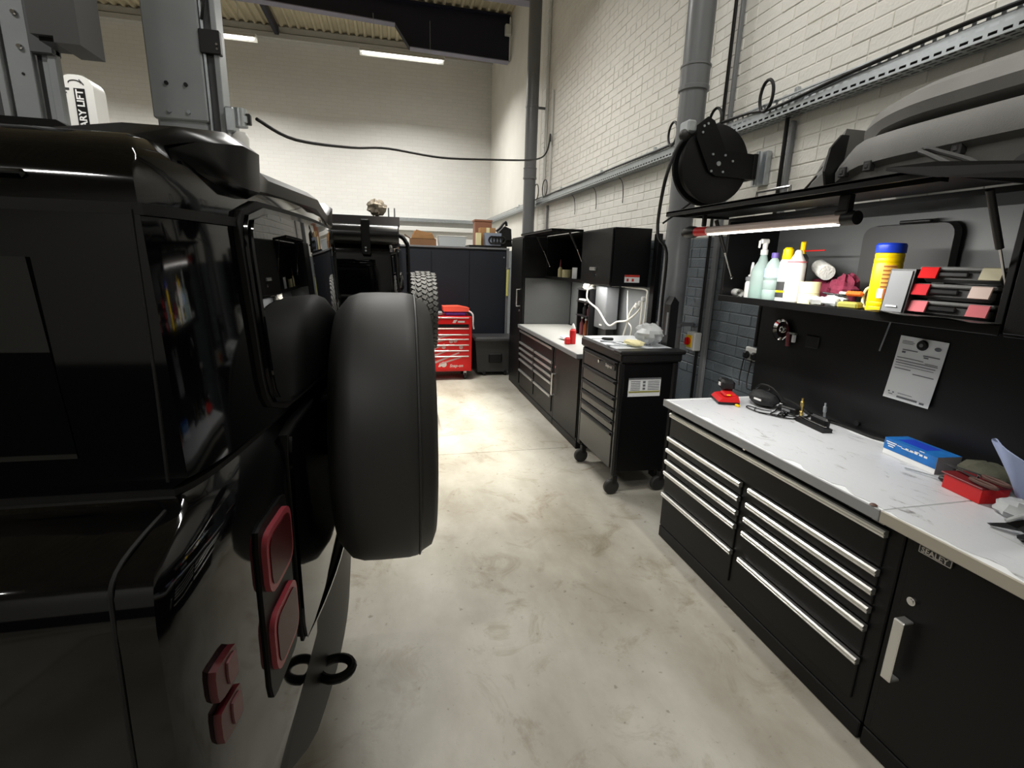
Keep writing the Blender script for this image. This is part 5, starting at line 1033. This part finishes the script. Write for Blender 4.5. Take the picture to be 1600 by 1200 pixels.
for x in (.42, .99):
    for y in (6.99, 7.32):
        c = out(G().bb(x-.02, x+.02, y-.03, y+.03, .06, .13, .003), 'castor_bracket', STEEL, t, sm=0); out(G().cyl((x-.016, y, .052), (x+.016, y, .052), .052, n=18), 'castor_wheel', RUBBER, c)
t = thing('sit_pad', 'orange and purple folded pad on top of the red tool chest', 'pad', (.86, 7.1, .902)); out(G().box((.0, 0, .03), (.30, .2, .055), .02), 'purple_layer', mat('purple_cloth', (96, 72, 170), .7), t, L=True); out(G().prism([(-.17, -.11, .06), (.18, -.11, .06), (.19, -.11, .11), (.05, -.11, .135), (-.18, -.11, .13)], (0, .22, 0)), 'orange_layer', mat('coral_cloth', (240, 92, 70), .7), t, L=True, sm=0)
out(G().tube([(.18, -.11, .07), (.235, -.13, .02), (.238, -.135, -.12), (.25, -.135, -.18)], .012, 6), 'tie_end', PAPER, t, L=True)
t = thing('small_tools', 'clear cup of small tools on top of the red tool chest', 'cup', (.52, 7.05, .902)); out(G().lathe([(.03, 0), (.04, .09), (.036, .09), (.028, .005)], n=12), 'cup', CLEARBAG, t, L=True); out(G().tube([(.0, 0, .01), (.02, 0, .12)], .008, 6).tube([(.01, .01, .01), (-.03, .01, .14)], .006, 6), 'tools', STEEL, t, L=True)
out(G().box((.11, 0, .03), (.10, .12, .055), .015), 'grey_wad', GREYP, t, L=True)
t = thing('wheeled_bin', 'dark grey wheeled plastic bin beside the red tool chest', 'bin', (1.47, 7.35, 0))
out(G().prism([(1.20, 7.15, .06), (1.72, 7.15, .06), (1.78, 7.12, .52), (1.16, 7.12, .52)], (0, .36, 0)), 'bin_body', DGREYP, t, sm=0); out(G().bb(1.14, 1.80, 7.08, 7.50, .52, .585, .02), 'lid', mat('bin_lid_grey', (70, 70, 72), .5), t)
out(G().bb(1.36, 1.56, 7.11, 7.14, .20, .34, .02), 'hand_recess', BLACKP, t)
for x in (1.30, 1.62): out(G().cyl((x-.02, 7.19, .055), (x+.02, 7.19, .055), .053, n=18), 'bin_wheel', BLACKP, t); out(G().cyl((x-.024, 7.19, .055), (x+.024, 7.19, .055), .018, n=10), 'hub', STEEL, t)
t = thing('hazard_strap', 'narrow yellow strap hanging between the navy cabinet and the tall cupboard', 'strap', (1.72, 7.2, 1.2)); out(G().tube([(1.718, 7.5805, 1.55), (1.72, 7.5805, 1.40), (1.717, 7.5805, 1.25), (1.72, 7.5805, 1.15)], .018, 6), 'strap', mat('hi_vis_yellow', (226, 226, 120), .6), t); out(G().box((1.72, 7.575, 1.56), (.06, .03, .03), .006), 'buckle', STEEL, t)

# ================================================================== bumper covers stored on the wall cabinets
def cover(name, label, prof, y0, y1, xk, zk, mt):
    """bowed bumper skin: cross section lofted along the wall, ends swept back"""
    t = thing(name, label, 'bumper', (2.1, (y0+y1)/2, 1.95)); R = []; n = 30
    for k in range(n+1):
        u = k/n; y = y1+(y0-y1)*u; R.append([(xk(u)+px, y, zk(u)+(1.962+(pz-1.962)*(1 if u > .08 or pz > 2.24 else .7+.3*u/.08))) for px, pz in prof])
    out(G().loft(R), 'skin', mt, t, sm=30)
    return t
sw = lambda u: .16*max(0, 1-u/.25)**2
lo = cover('bumper_cover', 'grey textured bumper cover lying lowest on the wall cabinets, with clip tabs', [(2.0, 1.962), (1.985, 2.0), (1.972, 2.075), (1.935, 2.092), (1.928, 2.15), (1.945, 2.195), (2.13, 2.208), (2.13, 2.20), (1.957, 2.186), (1.942, 2.15), (1.948, 2.105), (1.985, 2.088), (2.0, 2.0)], .45, 2.07, lambda u: .5*sw(u), lambda u: .012*sin(u*3), BUMPERP)
for y in (2.0, 1.85, 1.50): out(G().box((1.945+(.04 if y > 1.95 else .012), y, 2.085), (.03, .035, .042), .003).box((1.929+(.04 if y > 1.95 else .012), y, 2.085), (.006, .016, .020), .003), 'clip_tab', DGREYP, lo, sm=0)
up = cover('bumper_cover', 'grey bumper cover stacked on top of the lower one against the cable tray', [(2.10, 2.224), (1.948, 2.232), (1.936, 2.27), (1.968, 2.325), (2.05, 2.37), (2.14, 2.395), (2.14, 2.385), (2.05, 2.357), (1.98, 2.315), (1.951, 2.272), (1.958, 2.25), (2.10, 2.236)], .45, 2.02, lambda u: .9*sw(u), lambda u: .012*sin(u*3)-.010*max(0, 1-u/.3)**2, BUMPERP)
t = thing('bumper_insert', 'dark slatted bumper end cap tapering away beside the lower bumper cover', 'bumper', (2.12, 2.25, 1.955))
R = []
for y, x0, x1, z1 in ((2.09, 2.02, 2.16, 2.29), (2.16, 2.03, 2.16, 2.24), (2.24, 2.055, 2.17, 2.17), (2.32, 2.085, 2.18, 2.10), (2.40, 2.12, 2.18, 2.0)): R.append([(x0, y, 1.957), (x0-.02, y, (1.957+z1)/2), (x0+.03, y, z1), (x1, y, z1), (x1, y, 1.957)])
out(G().loft(R), 'shell', BUMPERP, t, sm=20)
for k in range(4): out(G().tube([(2.085+.012*k-.0, 2.36-.05*k, 2.03+.045*k), (2.03+.012*k, 2.20-.02*k, 2.10+.04*k)], .007, 5, sm=1), 'slat', BLACKP, t)
out(G().prism([(2.0, 2.078, 1.957), (1.955, 2.078, 2.10), (1.97, 2.078, 2.20), (2.02, 2.078, 2.26), (2.06, 2.078, 2.26), (2.04, 2.078, 1.957)], (0, .012, 0)), 'end_rib', BLACKP, t, sm=0)
t = thing('black_strap', 'black strap and bent loop bar holding the bumper covers down on the open door', 'strap', (1.62, 1.25, 1.96))
out(G().tube([(1.62, 1.23, 1.957), (1.66, 1.30, 1.985), (1.73, 1.42, 2.035), (1.75, 1.466, 2.055), (1.765, 1.45, 2.06), (1.76, 1.40, 2.04), (1.71, 1.27, 1.99), (1.68, 1.21, 1.957)], .008, 8), 'loop_bar', DGREYP, t)
out(G().prism([(1.483, 1.34, 1.955), (1.47, 1.18, 1.915), (1.44, .70, 1.84), (1.44, .70, 1.875), (1.47, 1.18, 1.955), (1.483, 1.34, 1.965)], (.012, 0, 0)), 'strap', BLACKP, t, sm=0)
t = thing('bumper_bracket', 'dark bumper bracket with a round hole lying on the near cabinet', 'bracket', (2.0, 1.1, 1.94)); out(G().bb(1.90, 1.955, .50, 1.36, 1.945, 1.985, .01), 'bar', BLACKP, t); out(G().lathe([(.016, -.01), (.034, -.01), (.034, .01), (.016, .01)], (1.893, 1.24, 1.985), (1, 0, 0), 16), 'eye', DGREYP, t)
